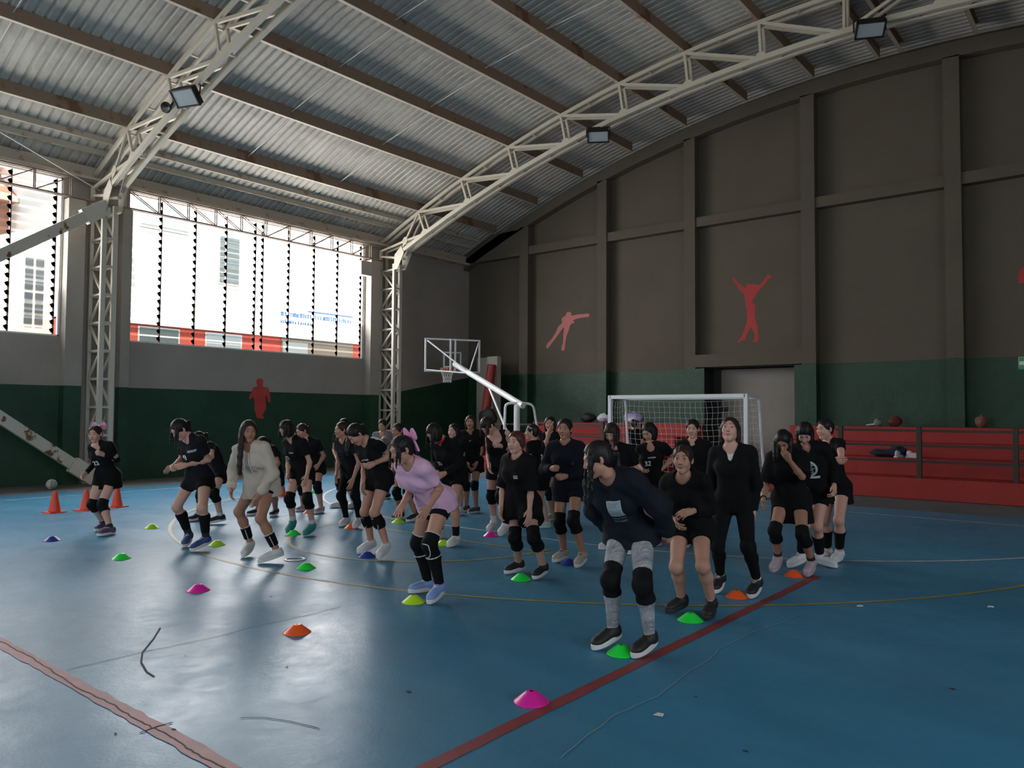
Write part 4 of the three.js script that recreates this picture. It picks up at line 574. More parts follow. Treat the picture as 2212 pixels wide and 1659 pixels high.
const POSE = {
  p23: {at:[-10.71,-4.522],S:1.55,yaw:37.6,hy:42.6,hp:8,hr:0,hd:[0.014,1.311,0.16],nk:[0.05,1.158,0.102],sR:[-0.085,1.127,0.154],sL:[0.197,1.161,0.04],eR:[-0.216,0.911,0.058],eL:[0.076,0.967,-0.105],wR:[-0.096,0.791,0.217],wL:[0.15,1.043,0.103],hR:[-0.104,0.741,0.019],hL:[0.019,0.735,-0.087],kR:[-0.11,0.377,0.123],kL:[0.05,0.385,0.057],aR:[-0.232,0.092,-0.081],aL:[0.262,0.084,0.04],fR:38.0,fL:16.0},
  p9: {at:[-8.702,-4.709],S:1.62,yaw:7.2,hy:-2.8,hp:40,hr:0,hd:[0.046,1.405,0.246],nk:[0.112,1.286,0.136],sR:[-0.037,1.25,0.151],sL:[0.281,1.273,0.111],eR:[-0.212,1.038,0.086],eL:[0.199,1.047,-0.036],wR:[-0.055,0.973,0.259],wL:[0.126,0.992,0.194],hR:[-0.048,0.836,0.022],hL:[0.111,0.843,-0.04],kR:[-0.19,0.482,0.136],kL:[0.289,0.51,0.078],aR:[-0.222,0.135,-0.037],aL:[0.217,0.138,-0.012],fR:46.0,fL:2.0},
  crouch: {at:[-10.583,-5.957],S:1.58,yaw:-8.7,hy:-8.7,hp:40,hr:0,hd:[0.109,1.21,0.264],nk:[0.075,1.127,0.119],sR:[-0.077,1.081,0.085],sL:[0.227,1.125,0.14],eR:[-0.226,0.975,0.293],eL:[0.433,0.978,0.247],wR:[-0.237,0.826,0.477],wL:[0.541,0.949,0.455],hR:[-0.027,0.715,-0.083],hL:[0.137,0.712,-0.052],kR:[-0.088,0.388,0.114],kL:[0.335,0.444,0.146],aR:[-0.307,0.089,0.034],aL:[0.25,0.111,-0.009],fR:19.0,fL:-14.0},
  beige: {at:[-7.535,-4.829],S:1.62,yaw:28.1,hy:70.1,hp:5,hr:0,hd:[0.082,1.401,0.217],nk:[0.057,1.231,0.185],sR:[-0.077,1.185,0.245],sL:[0.208,1.222,0.103],eR:[-0.249,0.967,0.189],eL:[0.256,0.953,0.029],wR:[-0.124,0.782,0.285],wL:[0.239,0.744,0.157],hR:[-0.054,0.804,0.055],hL:[0.079,0.801,-0.053],kR:[-0.305,0.499,0.08],kL:[0.208,0.476,0.133],aR:[-0.291,0.137,-0.058],aL:[0.293,0.125,-0.015],fR:36.0,fL:-17.0},
  behindbeige: {at:[-10.628,-6.936],S:1.58,yaw:-2.7,hy:-2.7,hp:30,hr:0,hd:[0.166,1.12,0.22],nk:[0.134,1.041,0.072],sR:[-0.018,1.007,0.04],sL:[0.287,1.041,0.097],eR:[-0.182,0.969,0.259],eL:[0.466,0.837,0.139],wR:[-0.183,0.827,0.448],wL:[0.526,0.678,0.303],hR:[-0.031,0.612,-0.068],hL:[0.135,0.611,-0.058],kR:[0.061,0.331,0.182],kL:[0.347,0.352,0.136],aR:[-0.19,0.073,0.064],aL:[0.137,0.095,-0.047],fR:3.0,fL:35.0},
  teal: {at:[-8.702,-6.167],S:1.58,yaw:5.1,hy:-4.9,hp:35,hr:0,hd:[-0.009,1.389,0.224],nk:[0.04,1.245,0.143],sR:[-0.108,1.212,0.152],sL:[0.203,1.212,0.117],eR:[-0.157,0.947,0.086],eL:[0.217,0.956,0.016],wR:[-0.015,0.787,0.188],wL:[0.332,0.79,0.14],hR:[-0.088,0.827,-0.005],hL:[0.076,0.814,-0.028],kR:[-0.046,0.471,0.137],kL:[0.248,0.477,0.062],aR:[-0.175,0.147,-0.014],aL:[0.173,0.132,-0.072],fR:33.0,fL:22.0},
  pocket: {at:[-10.498,-7.662],S:1.58,yaw:19.3,hy:-0.7,hp:25,hr:0,hd:[-0.028,1.317,0.192],nk:[0.024,1.167,0.119],sR:[-0.11,1.147,0.167],sL:[0.179,1.129,0.05],eR:[-0.2,0.927,0.027],eL:[0.146,0.911,-0.116],wR:[-0.095,0.821,0.21],wL:[0.237,0.773,0.053],hR:[-0.062,0.735,-0.007],hL:[0.095,0.73,-0.062],kR:[-0.061,0.385,0.157],kL:[0.286,0.438,0.106],aR:[-0.227,0.079,0.007],aL:[0.223,0.087,-0.02],fR:23.0,fL:22.0},
  legging: {at:[-8.727,-7.013],S:1.56,yaw:1.6,hy:-13.4,hp:0,hr:0,hd:[-0.008,1.368,0.157],nk:[0.019,1.209,0.107],sR:[-0.13,1.203,0.109],sL:[0.177,1.174,0.099],eR:[-0.174,0.937,0.071],eL:[0.246,0.914,0.043],wR:[-0.076,0.753,0.176],wL:[0.227,0.695,0.124],hR:[-0.109,0.787,-0.028],hL:[0.055,0.778,-0.037],kR:[-0.049,0.438,0.11],kL:[0.237,0.466,0.089],aR:[-0.12,0.102,-0.042],aL:[0.152,0.127,-0.042],fR:24.0,fL:31.0},
  hidden1: {at:[-10.497,-8.388],S:1.56,yaw:6.9,hy:11.9,hp:0,hr:0,hd:[-0.025,1.403,0.081],nk:[-0.033,1.232,0.09],sR:[-0.187,1.209,0.113],sL:[0.119,1.202,0.075],eR:[-0.305,0.97,0.059],eL:[0.197,0.954,-0.008],wR:[-0.128,0.842,0.142],wL:[0.176,0.808,0.173],hR:[-0.129,0.775,0.065],hL:[0.033,0.778,0.042],kR:[-0.013,0.424,0.163],kL:[0.143,0.42,0.119],aR:[-0.127,0.087,0.051],aL:[0.099,0.089,-0.048],fR:-13.0,fL:18.0},
  p20: {at:[-6.752,-5.797],S:1.6,yaw:5.1,hy:-14.9,hp:50,hr:0,hd:[0.031,1.371,0.32],nk:[0.053,1.282,0.174],sR:[-0.096,1.238,0.16],sL:[0.218,1.279,0.184],eR:[-0.166,0.998,0.035],eL:[0.194,1.122,-0.045],wR:[-0.065,0.803,0.133],wL:[0.177,1.048,0.184],hR:[-0.062,0.867,-0.007],hL:[0.104,0.861,-0.034],kR:[-0.12,0.485,0.052],kL:[0.129,0.503,0.124],aR:[-0.165,0.128,-0.082],aL:[0.185,0.145,-0.005],fR:-3.0,fL:18.0},
  grey: {at:[-11.119,-9.745],S:1.56,yaw:29.0,hy:29.0,hp:15,hr:0,hd:[-0.014,1.381,0.045],nk:[-0.016,1.212,0.037],sR:[-0.157,1.194,0.102],sL:[0.121,1.208,-0.031],eR:[-0.068,0.947,0.176],eL:[0.155,0.939,-0.005],wR:[0.102,1.109,0.167],wL:[0.188,1.03,0.208],hR:[-0.064,0.752,0.089],hL:[0.078,0.753,0.008],kR:[0.037,0.395,0.183],kL:[0.165,0.389,0.087],aR:[-0.083,0.064,0.06],aL:[0.046,0.065,-0.056],fR:29.0,fL:29.0},
  bowback: {at:[-8.597,-8.032],S:1.58,yaw:7.5,hy:-2.5,hp:5,hr:0,hd:[-0.077,1.343,0.169],nk:[-0.068,1.181,0.114],sR:[-0.222,1.161,0.116],sL:[0.091,1.161,0.111],eR:[-0.223,0.886,0.092],eL:[0.223,0.939,0.013],wR:[-0.123,0.721,0.229],wL:[0.182,0.821,0.214],hR:[-0.221,0.744,0.009],hL:[-0.057,0.746,-0.02],kR:[-0.081,0.424,0.176],kL:[0.127,0.454,0.155],aR:[-0.169,0.094,0.013],aL:[0.142,0.106,0.004],fR:7.0,fL:7.0},
  pink: {at:[-4.896,-4.829],S:1.62,yaw:-3.6,hy:-15.6,hp:22,hr:0,hd:[0.097,1.3,0.436],nk:[0.095,1.176,0.312],sR:[-0.057,1.143,0.301],sL:[0.263,1.149,0.328],eR:[-0.102,0.911,0.146],eL:[0.233,0.963,0.117],wR:[0.01,0.82,0.341],wL:[0.295,0.825,0.308],hR:[-0.021,0.823,0.009],hL:[0.147,0.831,-0.018],kR:[-0.149,0.449,0.0],kL:[0.189,0.498,0.187],aR:[-0.147,0.083,-0.125],aL:[0.184,0.13,0.055],fR:-13.0,fL:16.0},
  p25: {at:[-6.784,-6.979],S:1.62,yaw:-0.5,hy:-15.5,hp:45,hr:0,hd:[0.058,1.367,0.281],nk:[0.116,1.247,0.168],sR:[-0.04,1.215,0.171],sL:[0.28,1.235,0.167],eR:[-0.163,1.009,0.02],eL:[0.283,0.981,0.044],wR:[-0.008,0.876,0.153],wL:[0.213,0.879,0.253],hR:[-0.008,0.828,-0.024],hL:[0.161,0.823,-0.044],kR:[-0.105,0.447,-0.06],kL:[0.273,0.494,0.144],aR:[-0.262,0.104,-0.147],aL:[0.269,0.105,0.105],fR:36.0,fL:14.0},
  smile: {at:[-8.464,-8.963],S:1.6,yaw:13.8,hy:8.8,hp:0,hr:0,hd:[0.012,1.333,0.124],nk:[0.058,1.166,0.133],sR:[-0.094,1.136,0.162],sL:[0.217,1.154,0.108],eR:[-0.23,0.922,0.047],eL:[0.074,0.957,-0.029],wR:[-0.103,0.881,0.246],wL:[0.117,0.823,0.166],hR:[-0.162,0.754,-0.004],hL:[-0.001,0.759,-0.05],kR:[-0.012,0.435,0.166],kL:[0.135,0.423,0.097],aR:[-0.087,0.071,0.073],aL:[0.03,0.075,-0.025],fR:14.0,fL:14.0},
  standing: {at:[-8.534,-9.357],S:1.6,yaw:34.8,hy:34.8,hp:0,hr:0,hd:[0.004,1.466,0.039],nk:[0.013,1.293,0.025],sR:[-0.121,1.273,0.106],sL:[0.149,1.279,-0.057],eR:[-0.135,0.998,0.061],eL:[0.13,1.003,-0.094],wR:[0.009,0.813,0.113],wL:[0.151,0.808,0.044],hR:[-0.045,0.825,0.054],hL:[0.093,0.824,-0.041],kR:[-0.029,0.435,0.087],kL:[0.145,0.455,0.081],aR:[-0.123,0.079,-0.02],aL:[0.117,0.081,0.007],fR:17.0,fL:0.0},
  tank: {at:[-6.782,-7.94],S:1.62,yaw:10.9,hy:-4.1,hp:50,hr:0,hd:[0.034,1.447,0.231],nk:[0.129,1.328,0.144],sR:[-0.016,1.269,0.148],sL:[0.294,1.35,0.134],eR:[-0.141,1.057,0.008],eL:[0.197,1.145,-0.034],wR:[-0.009,0.902,0.14],wL:[0.227,1.188,0.204],hR:[-0.045,0.888,0.017],hL:[0.123,0.888,-0.012],kR:[-0.079,0.493,0.015],kL:[0.172,0.519,0.126],aR:[-0.14,0.132,-0.117],aL:[0.188,0.144,0.026],fR:15.0,fL:14.0},
  short: {at:[-4.763,-6.088],S:1.55,yaw:8.8,hy:3.8,hp:0,hr:0,hd:[-0.068,1.323,0.136],nk:[-0.093,1.166,0.085],sR:[-0.238,1.129,0.068],sL:[0.067,1.131,0.092],eR:[-0.282,0.862,0.08],eL:[0.079,0.856,0.083],wR:[-0.213,0.67,0.191],wL:[0.159,0.673,0.201],hR:[-0.147,0.729,0.047],hL:[0.017,0.718,0.04],kR:[-0.048,0.386,0.169],kL:[0.201,0.418,0.186],aR:[-0.168,0.101,-0.039],aL:[0.159,0.114,-0.021],fR:-8.0,fL:7.0},
  ponytail: {at:[-6.652,-8.789],S:1.55,yaw:-77.1,hy:-62.1,hp:0,hr:0,hd:[-0.144,1.353,0.058],nk:[-0.112,1.187,0.034],sR:[-0.121,1.163,-0.124],sL:[-0.097,1.158,0.182],eR:[0.013,0.933,-0.077],eL:[0.025,0.952,0.307],wR:[-0.149,0.813,-0.193],wL:[-0.082,0.789,0.181],hR:[-0.053,0.725,-0.044],hL:[0.001,0.745,0.109],kR:[-0.126,0.362,-0.134],kL:[-0.051,0.382,0.202],aR:[0.071,0.079,-0.001],aL:[-0.148,0.056,0.062],fR:-32.0,fL:-32.0},
  mouth: {at:[-6.963,-9.503],S:1.6,yaw:31.5,hy:26.5,hp:0,hr:0,hd:[-0.03,1.458,0.069],nk:[-0.031,1.283,0.068],sR:[-0.189,1.266,0.09],sL:[0.123,1.279,0.046],eR:[-0.003,1.112,0.231],eL:[0.019,1.06,-0.093],wR:[0.077,1.339,0.234],wL:[0.081,0.94,0.106],hR:[-0.08,0.806,0.125],hL:[0.061,0.809,0.035],kR:[0.04,0.436,0.183],kL:[0.09,0.42,0.087],aR:[-0.008,0.084,0.04],aL:[-0.007,0.083,-0.067],fR:8.0,fL:31.0},
  navy: {at:[-4.803,-6.862],S:1.58,yaw:17.6,hy:17.6,hp:0,hr:0,hd:[-0.037,1.446,0.063],nk:[-0.039,1.276,0.045],sR:[-0.182,1.245,0.104],sL:[0.108,1.251,-0.012],eR:[-0.309,1.004,0.06],eL:[0.127,0.976,-0.038],wR:[-0.112,1.023,0.191],wL:[0.064,0.949,0.189],hR:[-0.113,0.82,0.004],hL:[0.046,0.819,-0.041],kR:[-0.081,0.447,0.099],kL:[0.127,0.484,0.135],aR:[-0.138,0.112,-0.069],aL:[0.168,0.129,0.01],fR:-2.0,fL:11.0},
  dontcare: {at:[-2.756,-4.671],S:1.62,yaw:-8.3,hy:-46.3,hp:18,hr:0,hd:[-0.093,1.304,0.289],nk:[-0.058,1.181,0.169],sR:[-0.198,1.138,0.18],sL:[0.12,1.167,0.192],eR:[-0.29,0.938,0.007],eL:[0.225,0.98,0.009],wR:[-0.295,0.763,-0.159],wL:[0.197,0.802,-0.153],hR:[-0.15,0.753,-0.088],hL:[0.025,0.751,-0.092],kR:[-0.056,0.49,0.183],kL:[0.177,0.485,0.157],aR:[-0.119,0.123,0.049],aL:[0.152,0.12,0.02],fR:-13.0,fL:-5.0},
  bangs: {at:[-4.834,-7.911],S:1.58,yaw:16.8,hy:11.8,hp:30,hr:0,hd:[-0.044,1.39,0.105],nk:[-0.007,1.221,0.082],sR:[-0.142,1.192,0.135],sL:[0.149,1.197,0.019],eR:[-0.212,0.94,0.047],eL:[0.198,0.937,-0.062],wR:[-0.077,0.808,0.19],wL:[0.261,0.748,0.066],hR:[-0.056,0.751,0.087],hL:[0.104,0.748,0.041],kR:[-0.04,0.369,0.145],kL:[0.218,0.402,0.171],aR:[-0.188,0.074,-0.041],aL:[0.182,0.056,0.024],fR:3.0,fL:17.0},
  p32: {at:[-4.711,-8.519],S:1.58,yaw:14.3,hy:-5.7,hp:30,hr:0,hd:[-0.005,1.396,0.105],nk:[0.028,1.228,0.101],sR:[-0.121,1.181,0.138],sL:[0.181,1.214,0.064],eR:[-0.285,1.064,-0.051],eL:[0.197,1.077,-0.175],wR:[-0.127,0.951,0.085],wL:[0.11,0.941,-0.002],hR:[-0.117,0.787,0.015],hL:[0.041,0.8,-0.035],kR:[-0.031,0.446,0.178],kL:[0.077,0.424,0.045],aR:[-0.086,0.086,0.08],aL:[0.039,0.064,-0.066],fR:14.0,fL:4.0},
  jacket: {at:[-4.317,-8.784],S:1.62,yaw:21.3,hy:18.3,hp:5,hr:0,hd:[0.01,1.438,0.023],nk:[0.02,1.26,0.018],sR:[-0.135,1.228,0.055],sL:[0.175,1.236,-0.02],eR:[-0.151,0.945,0.073],eL:[0.191,0.956,-0.06],wR:[-0.072,0.746,0.188],wL:[0.233,0.758,0.075],hR:[-0.053,0.777,0.071],hL:[0.104,0.783,0.005],kR:[0.014,0.405,0.195],kL:[0.151,0.4,0.099],aR:[-0.063,0.055,0.048],aL:[0.071,0.058,-0.065],fR:21.0,fL:21.0},
  belly: {at:[-2.837,-5.787],S:1.58,yaw:18.7,hy:14.7,hp:-3,hr:0,hd:[-0.005,1.249,0.175],nk:[-0.024,1.094,0.109],sR:[-0.172,1.058,0.112],sL:[0.137,1.082,0.108],eR:[-0.281,0.854,-0.037],eL:[0.11,0.859,-0.053],wR:[-0.12,0.755,0.107],wL:[0.069,0.847,0.181],hR:[-0.148,0.678,-0.054],hL:[0.015,0.679,-0.088],kR:[-0.052,0.405,0.201],kL:[0.161,0.432,0.172],aR:[-0.122,0.108,-0.024],aL:[0.135,0.117,-0.035],fR:-11.0,fL:14.0},
  zip: {at:[-2.876,-6.711],S:1.65,yaw:18.6,hy:15.6,hp:-18,hr:0,hd:[-0.039,1.47,0.028],nk:[-0.028,1.293,0.01],sR:[-0.184,1.252,0.039],sL:[0.134,1.273,-0.021],eR:[-0.247,0.978,-0.022],eL:[0.169,0.988,-0.054],wR:[-0.181,0.763,0.082],wL:[0.162,0.743,-0.007],hR:[-0.09,0.803,0.044],hL:[0.076,0.803,-0.01],kR:[-0.077,0.437,0.214],kL:[0.184,0.456,0.167],aR:[-0.16,0.13,-0.021],aL:[0.172,0.129,-0.054],fR:8.0,fL:3.0},
  nose: {at:[-2.795,-7.913],S:1.55,yaw:11.8,hy:4.8,hp:42,hr:0,hd:[-0.048,1.346,0.085],nk:[-0.029,1.194,0.016],sR:[-0.184,1.165,0.029],sL:[0.12,1.183,0.008],eR:[-0.229,0.9,0.075],eL:[0.18,1.001,0.2],wR:[-0.192,0.76,0.257],wL:[0.103,1.168,0.343],hR:[-0.098,0.741,-0.029],hL:[0.066,0.733,-0.036],kR:[-0.098,0.447,0.208],kL:[0.166,0.431,0.173],aR:[-0.147,0.149,-0.011],aL:[0.179,0.139,-0.056],fR:1.0,fL:2.0},
  logo: {at:[-2.768,-8.415],S:1.6,yaw:18.1,hy:13.1,hp:40,hr:0,hd:[-0.011,1.421,0.132],nk:[0.005,1.262,0.066],sR:[-0.142,1.234,0.072],sL:[0.17,1.264,0.066],eR:[-0.167,1.011,-0.094],eL:[0.194,1.055,-0.118],wR:[-0.081,0.875,0.085],wL:[0.253,0.874,0.029],hR:[-0.052,0.792,-0.004],hL:[0.102,0.805,-0.068],kR:[0.009,0.476,0.218],kL:[0.091,0.445,0.078],aR:[-0.077,0.126,0.086],aL:[0.059,0.107,-0.104],fR:-24.0,fL:78.0},
  crossed: {at:[-2.696,-9.008],S:1.6,yaw:-13.0,hy:-28.0,hp:5,hr:0,hd:[-0.105,1.457,-0.012],nk:[-0.062,1.291,-0.051],sR:[-0.191,1.285,-0.143],sL:[0.075,1.296,0.028],eR:[-0.115,1.117,0.066],eL:[0.141,1.109,0.225],wR:[0.07,1.121,0.218],wL:[0.103,1.133,0.46],hR:[-0.087,0.804,-0.074],hL:[0.071,0.798,-0.018],kR:[-0.089,0.439,0.063],kL:[0.098,0.467,0.191],aR:[-0.108,0.078,-0.069],aL:[0.064,0.103,0.076],fR:1.0,fL:-4.0},
  behindnet: {at:[-8.88,-15.264],S:1.5,yaw:-139.7,hy:-139.7,hp:0,hr:0,hd:[-0.064,1.4,0.014],nk:[-0.04,1.238,0.01],sR:[0.072,1.226,-0.089],sL:[-0.15,1.224,0.107],eR:[0.082,0.964,-0.106],eL:[-0.153,0.963,0.092],wR:[0.001,0.792,-0.225],wL:[-0.219,0.79,-0.038],hR:[0.035,0.798,-0.035],hL:[-0.085,0.798,0.067],kR:[0.024,0.43,-0.04],kL:[-0.084,0.43,0.057],aR:[0.044,0.072,-0.044],aL:[-0.061,0.072,0.055],fR:-140.0,fL:-140.0},
};
// ---------------------------------------------------------------- people
const SKIN = new THREE.MeshPhysicalMaterial({ color: 0xffffff, vertexColors: true, roughness: 0.52, specularIntensity: 0.6 });
const clothBump = tex(256, 256, (u, v) => 0.5 + 0.25 * Math.sin(u * 402) * Math.sin(v * 402) + 0.35 * (pfbm(u, v, 12, 4, 301) - 0.5));
const cloth = (c, rough = 0.85, sheen = 0.07) => new THREE.MeshPhysicalMaterial({ color: c, roughness: rough, specularIntensity: 0.45, sheen, sheenColor: c.clone().lerp(lin(1, 1, 1), 0.25), sheenRoughness: 0.6, bumpMap: again(clothBump, 6), bumpScale: 0.0012 });
const K = { black: cloth(lin(0.0048, 0.0048, 0.0052), 0.9, 0.03), soft: cloth(lin(0.009, 0.0095, 0.013), 0.9, 0.04), navy: cloth(lin(0.0065, 0.0078, 0.015), 0.9, 0.05), washed: cloth(lin(0.008, 0.010, 0.018), 0.85, 0.12), beige: cloth(lin(0.54, 0.465, 0.38)), pink: cloth(lin(0.70, 0.43, 0.60)), grey: cloth(lin(0.16, 0.16, 0.17)), red: cloth(lin(0.5, 0.02, 0.05)),
  white: cloth(lin(0.70, 0.70, 0.71), 0.7), marl: new THREE.MeshPhysicalMaterial({ roughness: 0.85, map: tex(256, 256, (u, v) => { const a = pn(u * 120, v * 30, 30 * 4, 311), b = pfbm(u, v, 8, 3, 321), k = 0.30 + 0.25 * (b - 0.5) + (a > 0.8 ? 0.22 : a < 0.2 ? -0.1 : 0); return [k * 0.96, k * 1.0, k * 1.06]; }, false, 3) }),
  pad: cloth(lin(0.004, 0.004, 0.0045), 0.8, 0.02), trim: cloth(lin(0.62, 0.62, 0.62)), sock: cloth(lin(0.66, 0.66, 0.68)), dsock: cloth(lin(0.03, 0.03, 0.035)), bow: cloth(lin(0.80, 0.33, 0.55), 0.5, 0.3) };
const SH = { white: std(lin(0.66, 0.66, 0.66), 0.5), black: std(lin(0.012, 0.012, 0.014), 0.6), blue: std(lin(0.03, 0.07, 0.20), 0.6), sky: std(lin(0.22, 0.33, 0.66), 0.6), teal: std(lin(0.035, 0.25, 0.23), 0.6), lilac: std(lin(0.42, 0.34, 0.38), 0.6), plum: std(lin(0.11, 0.07, 0.14), 0.6), sand: std(lin(0.40, 0.36, 0.30), 0.6), mint: std(lin(0.36, 0.62, 0.55), 0.6), dgrey: std(lin(0.06, 0.065, 0.075), 0.6), sole: std(lin(0.70, 0.70, 0.68), 0.5), dsole: std(lin(0.02, 0.02, 0.022), 0.6) };
const hairM = (c) => new THREE.MeshPhysicalMaterial({ color: c, roughness: 0.5, specularIntensity: 0.55, sheen: 0.15, sheenColor: lin(0.2, 0.17, 0.16), sheenRoughness: 0.4 });
const HAIRM = { black: hairM(lin(0.009, 0.008, 0.008)), brown: hairM(lin(0.024, 0.013, 0.009)), auburn: hairM(lin(0.070, 0.020, 0.013)) };
const SK = { fair: [0.60, 0.345, 0.265], mid: [0.50, 0.265, 0.185], tan: [0.40, 0.20, 0.13] };
const decals = {};
function decalMat(key, w, h, draw) { return decals[key] ??= (() => { const c = document.createElement('canvas'); c.width = w; c.height = h; const x = c.getContext('2d'); x.clearRect(0, 0, w, h); draw(x, w, h); const t = new THREE.CanvasTexture(c); t.colorSpace = THREE.SRGBColorSpace; return new THREE.MeshStandardMaterial({ map: t, alphaTest: 0.5, roughness: 0.7, side: THREE.DoubleSide }); })(); }
const word = (s, col = '#ffffff', font = 'bold 100px sans-serif') => (x, w, h) => { x.fillStyle = col; x.textAlign = 'center'; x.textBaseline = 'middle'; let f = font; x.font = f; const m = x.measureText(s).width; x.save(); x.translate(w / 2, h / 2); x.scale((w * 0.96) / m, h / 105); x.fillText(s, 0, 4); x.restore(); };
const CREST = (x, w, h) => { x.fillStyle = '#d8d8d8'; for (let i = 0; i < 15; i++) { const a = -1.5 + i * 0.21; x.beginPath(); x.ellipse(w * 0.1 + w * 0.72 * Math.cos(a), h * 0.43 + h * 0.38 * Math.sin(a), w * 0.10, h * 0.055, a, 0, 7); x.fill(); } for (let i = 0; i < 7; i++) { x.fillRect(w * 0.22 + (i % 2) * 14, h * (0.14 + i * 0.085), w * 0.38 - (i % 3) * 18, h * 0.045); } x.fillRect(w * 0.05, h * 0.86, w * 0.9, h * 0.12); };
const CARE = (x, w, h) => { x.fillStyle = '#9fb0b6'; x.fillRect(w * 0.08, 0, w * 0.84, h * 0.66); x.fillStyle = '#20262c'; x.textAlign = 'center'; x.textBaseline = 'middle'; for (const [s, y] of [["DON'T", 0.17], ['CARE', 0.48]]) { x.save(); x.translate(w / 2, h * y); x.font = 'bold 100px sans-serif'; const m = x.measureText(s).width; x.scale((w * 0.70) / m, (h * 0.26) / 100); x.lineWidth = 3; x.strokeStyle = '#20262c'; x.strokeText(s, 0, 0); x.restore(); } x.fillRect(w * 0.16, h * 0.325, w * 0.68, 4); x.fillStyle = '#566068'; for (let i = 0; i < 2; i++) for (let j = 0; j < 9; j++) x.fillRect(w * (0.1 + j * 0.085), h * (0.74 + i * 0.13), w * 0.065, h * 0.07); };

function makePerson(id, o) {
  const q = POSE[id], S = q.S, sc = S / 1.6, g = thing('person', o.label, 'person', [q.at[0], 0, q.at[1]]), near = Math.hypot(q.at[0], q.at[1]);
  const cell = (near < 7.5 ? 0.013 : 0.016), j = {}; for (const k of Object.keys(q)) if (Array.isArray(q[k]) && q[k].length === 3) j[k] = V(...q[k]);
  const yaw = q.yaw * D2R, fw = V(Math.sin(yaw), 0, Math.cos(yaw)), lfv = V(fw.z, 0, -fw.x), mixv = (a, b, t) => a.clone().lerp(b, t), dir = (a, b) => b.clone().sub(a).normalize();
  const hc = mixv(j.hL, j.hR, 0.5), spine = dir(hc, j.nk), sx = j.sL.clone().sub(j.sR).normalize(), hx = j.hL.clone().sub(j.hR).normalize(), chestF = V().crossVectors(sx, spine).normalize(), pelF = V().crossVectors(hx, spine).normalize(), P = (t, f = 0) => mixv(hc, j.nk, t).addScaledVector(chestF, f);
  const hd = j.hd, hyw = q.hy * D2R, hp = q.hp * D2R, hq = new THREE.Quaternion().setFromEuler(new THREE.Euler(hp, hyw, (q.hr || 0) * D2R, 'YXZ')), hm = new THREE.Matrix4().compose(hd, hq, V(sc, sc, sc)), H = (x, y, z) => V(x, y, z).applyMatrix4(hm);
  const wd = (t, w) => [mixv(hc, j.nk, t).addScaledVector(sx, -w * sc), mixv(hc, j.nk, t).addScaledVector(sx, w * sc)];
  // torso, as wide limbs laid across the spine; off = looseness of what is worn
  const bk = (o.hunch || 0);
  const torso = (off, k = 0.05) => { const T = []; const across = (t, w, r, f = 0) => { const [a, b] = wd(t, w); a.addScaledVector(chestF, f - bk * Math.sin(t * 3.1)); b.addScaledVector(chestF, f - bk * Math.sin(t * 3.1)); T.push(limb(a, b, r * sc + off, r * sc + off, k)); }; across(0.02, 0.068, 0.093, -0.012); across(0.22, 0.050, 0.083); across(0.45, 0.046, 0.078); across(0.68, 0.056, 0.087, 0.004); across(0.82, 0.066, 0.075, -0.004); T.push(limb(mixv(j.sR, j.nk, 0.08), mixv(j.sL, j.nk, 0.08), 0.042 * sc + off * 0.95, 0.042 * sc + off * 0.95, k)); T.push(limb(mixv(j.sR, j.nk, 0.45).addScaledVector(spine, 0.01), j.nk.clone().addScaledVector(spine, 0.025), 0.042 * sc + off * 0.95, 0.044 * sc + off * 0.9, 0.04), limb(mixv(j.sL, j.nk, 0.45).addScaledVector(spine, 0.01), j.nk.clone().addScaledVector(spine, 0.025), 0.042 * sc + off * 0.95, 0.044 * sc + off * 0.9, 0.04)); for (const s of [-1, 1]) T.push(egg(P(0.66, 0.056 * sc).addScaledVector(sx, s * 0.058 * sc), 0.049 * sc + off, 0.050 * sc + off, 0.045 * sc + off, 0.06)); return T; };
  const leg = (s, off = 0) => { const h = j['h' + s], k = j['k' + s], a = j['a' + s], kd = dir(k, a), bkw = V().crossVectors(kd, hx).normalize(); if (bkw.dot(fw) > 0) bkw.negate(); const th = dir(h, k); return [limb(h.clone().addScaledVector(pelF, -0.010), k, 0.082 * sc + off, 0.051 * sc + off, 0.04), egg(mixv(h, k, 0.06).addScaledVector(pelF, -0.045 * sc), 0.074 * sc + off, 0.074 * sc + off, 0.074 * sc + off, 0.05), limb(k, mixv(k, a, 0.34).addScaledVector(bkw, 0.014 * sc), 0.050 * sc + off, 0.050 * sc + off, 0.03), limb(mixv(k, a, 0.34).addScaledVector(bkw, 0.014 * sc), a, 0.050 * sc + off, 0.034 * sc + off, 0.03), egg(k.clone().addScaledVector(bkw, -0.016 * sc), 0.045 * sc + off, 0.050 * sc + off, 0.042 * sc + off, 0.03)]; };
  const arm = (s, off = 0) => [limb(j['s' + s], mixv(j['s' + s], j['e' + s], 0.4), 0.043 * sc + off, 0.038 * sc + off, 0.03), limb(mixv(j['s' + s], j['e' + s], 0.4), j['e' + s], 0.038 * sc + off, 0.031 * sc + off, 0.02), limb(j['e' + s], mixv(j['e' + s], j['w' + s], 0.3), 0.032 * sc + off, 0.033 * sc + off, 0.02), limb(mixv(j['e' + s], j['w' + s], 0.3), j['w' + s], 0.033 * sc + off, 0.0245 * sc + off, 0.02)];
  const skin = SK[o.skin || 'mid'], nb = H(0, -0.10, -0.03);
  // body: torso, limbs and neck from one field; hands and head from their own grids
  const footD = (s) => { const a = q['f' + s] * D2R; return V(Math.sin(a), 0, Math.cos(a)); };
  const BL = [...torso(0), ...leg('R'), ...leg('L'), ...arm('R'), ...arm('L'), limb(j.nk.clone().addScaledVector(spine, -0.03), nb, 0.050 * sc, 0.045 * sc, 0.03)];
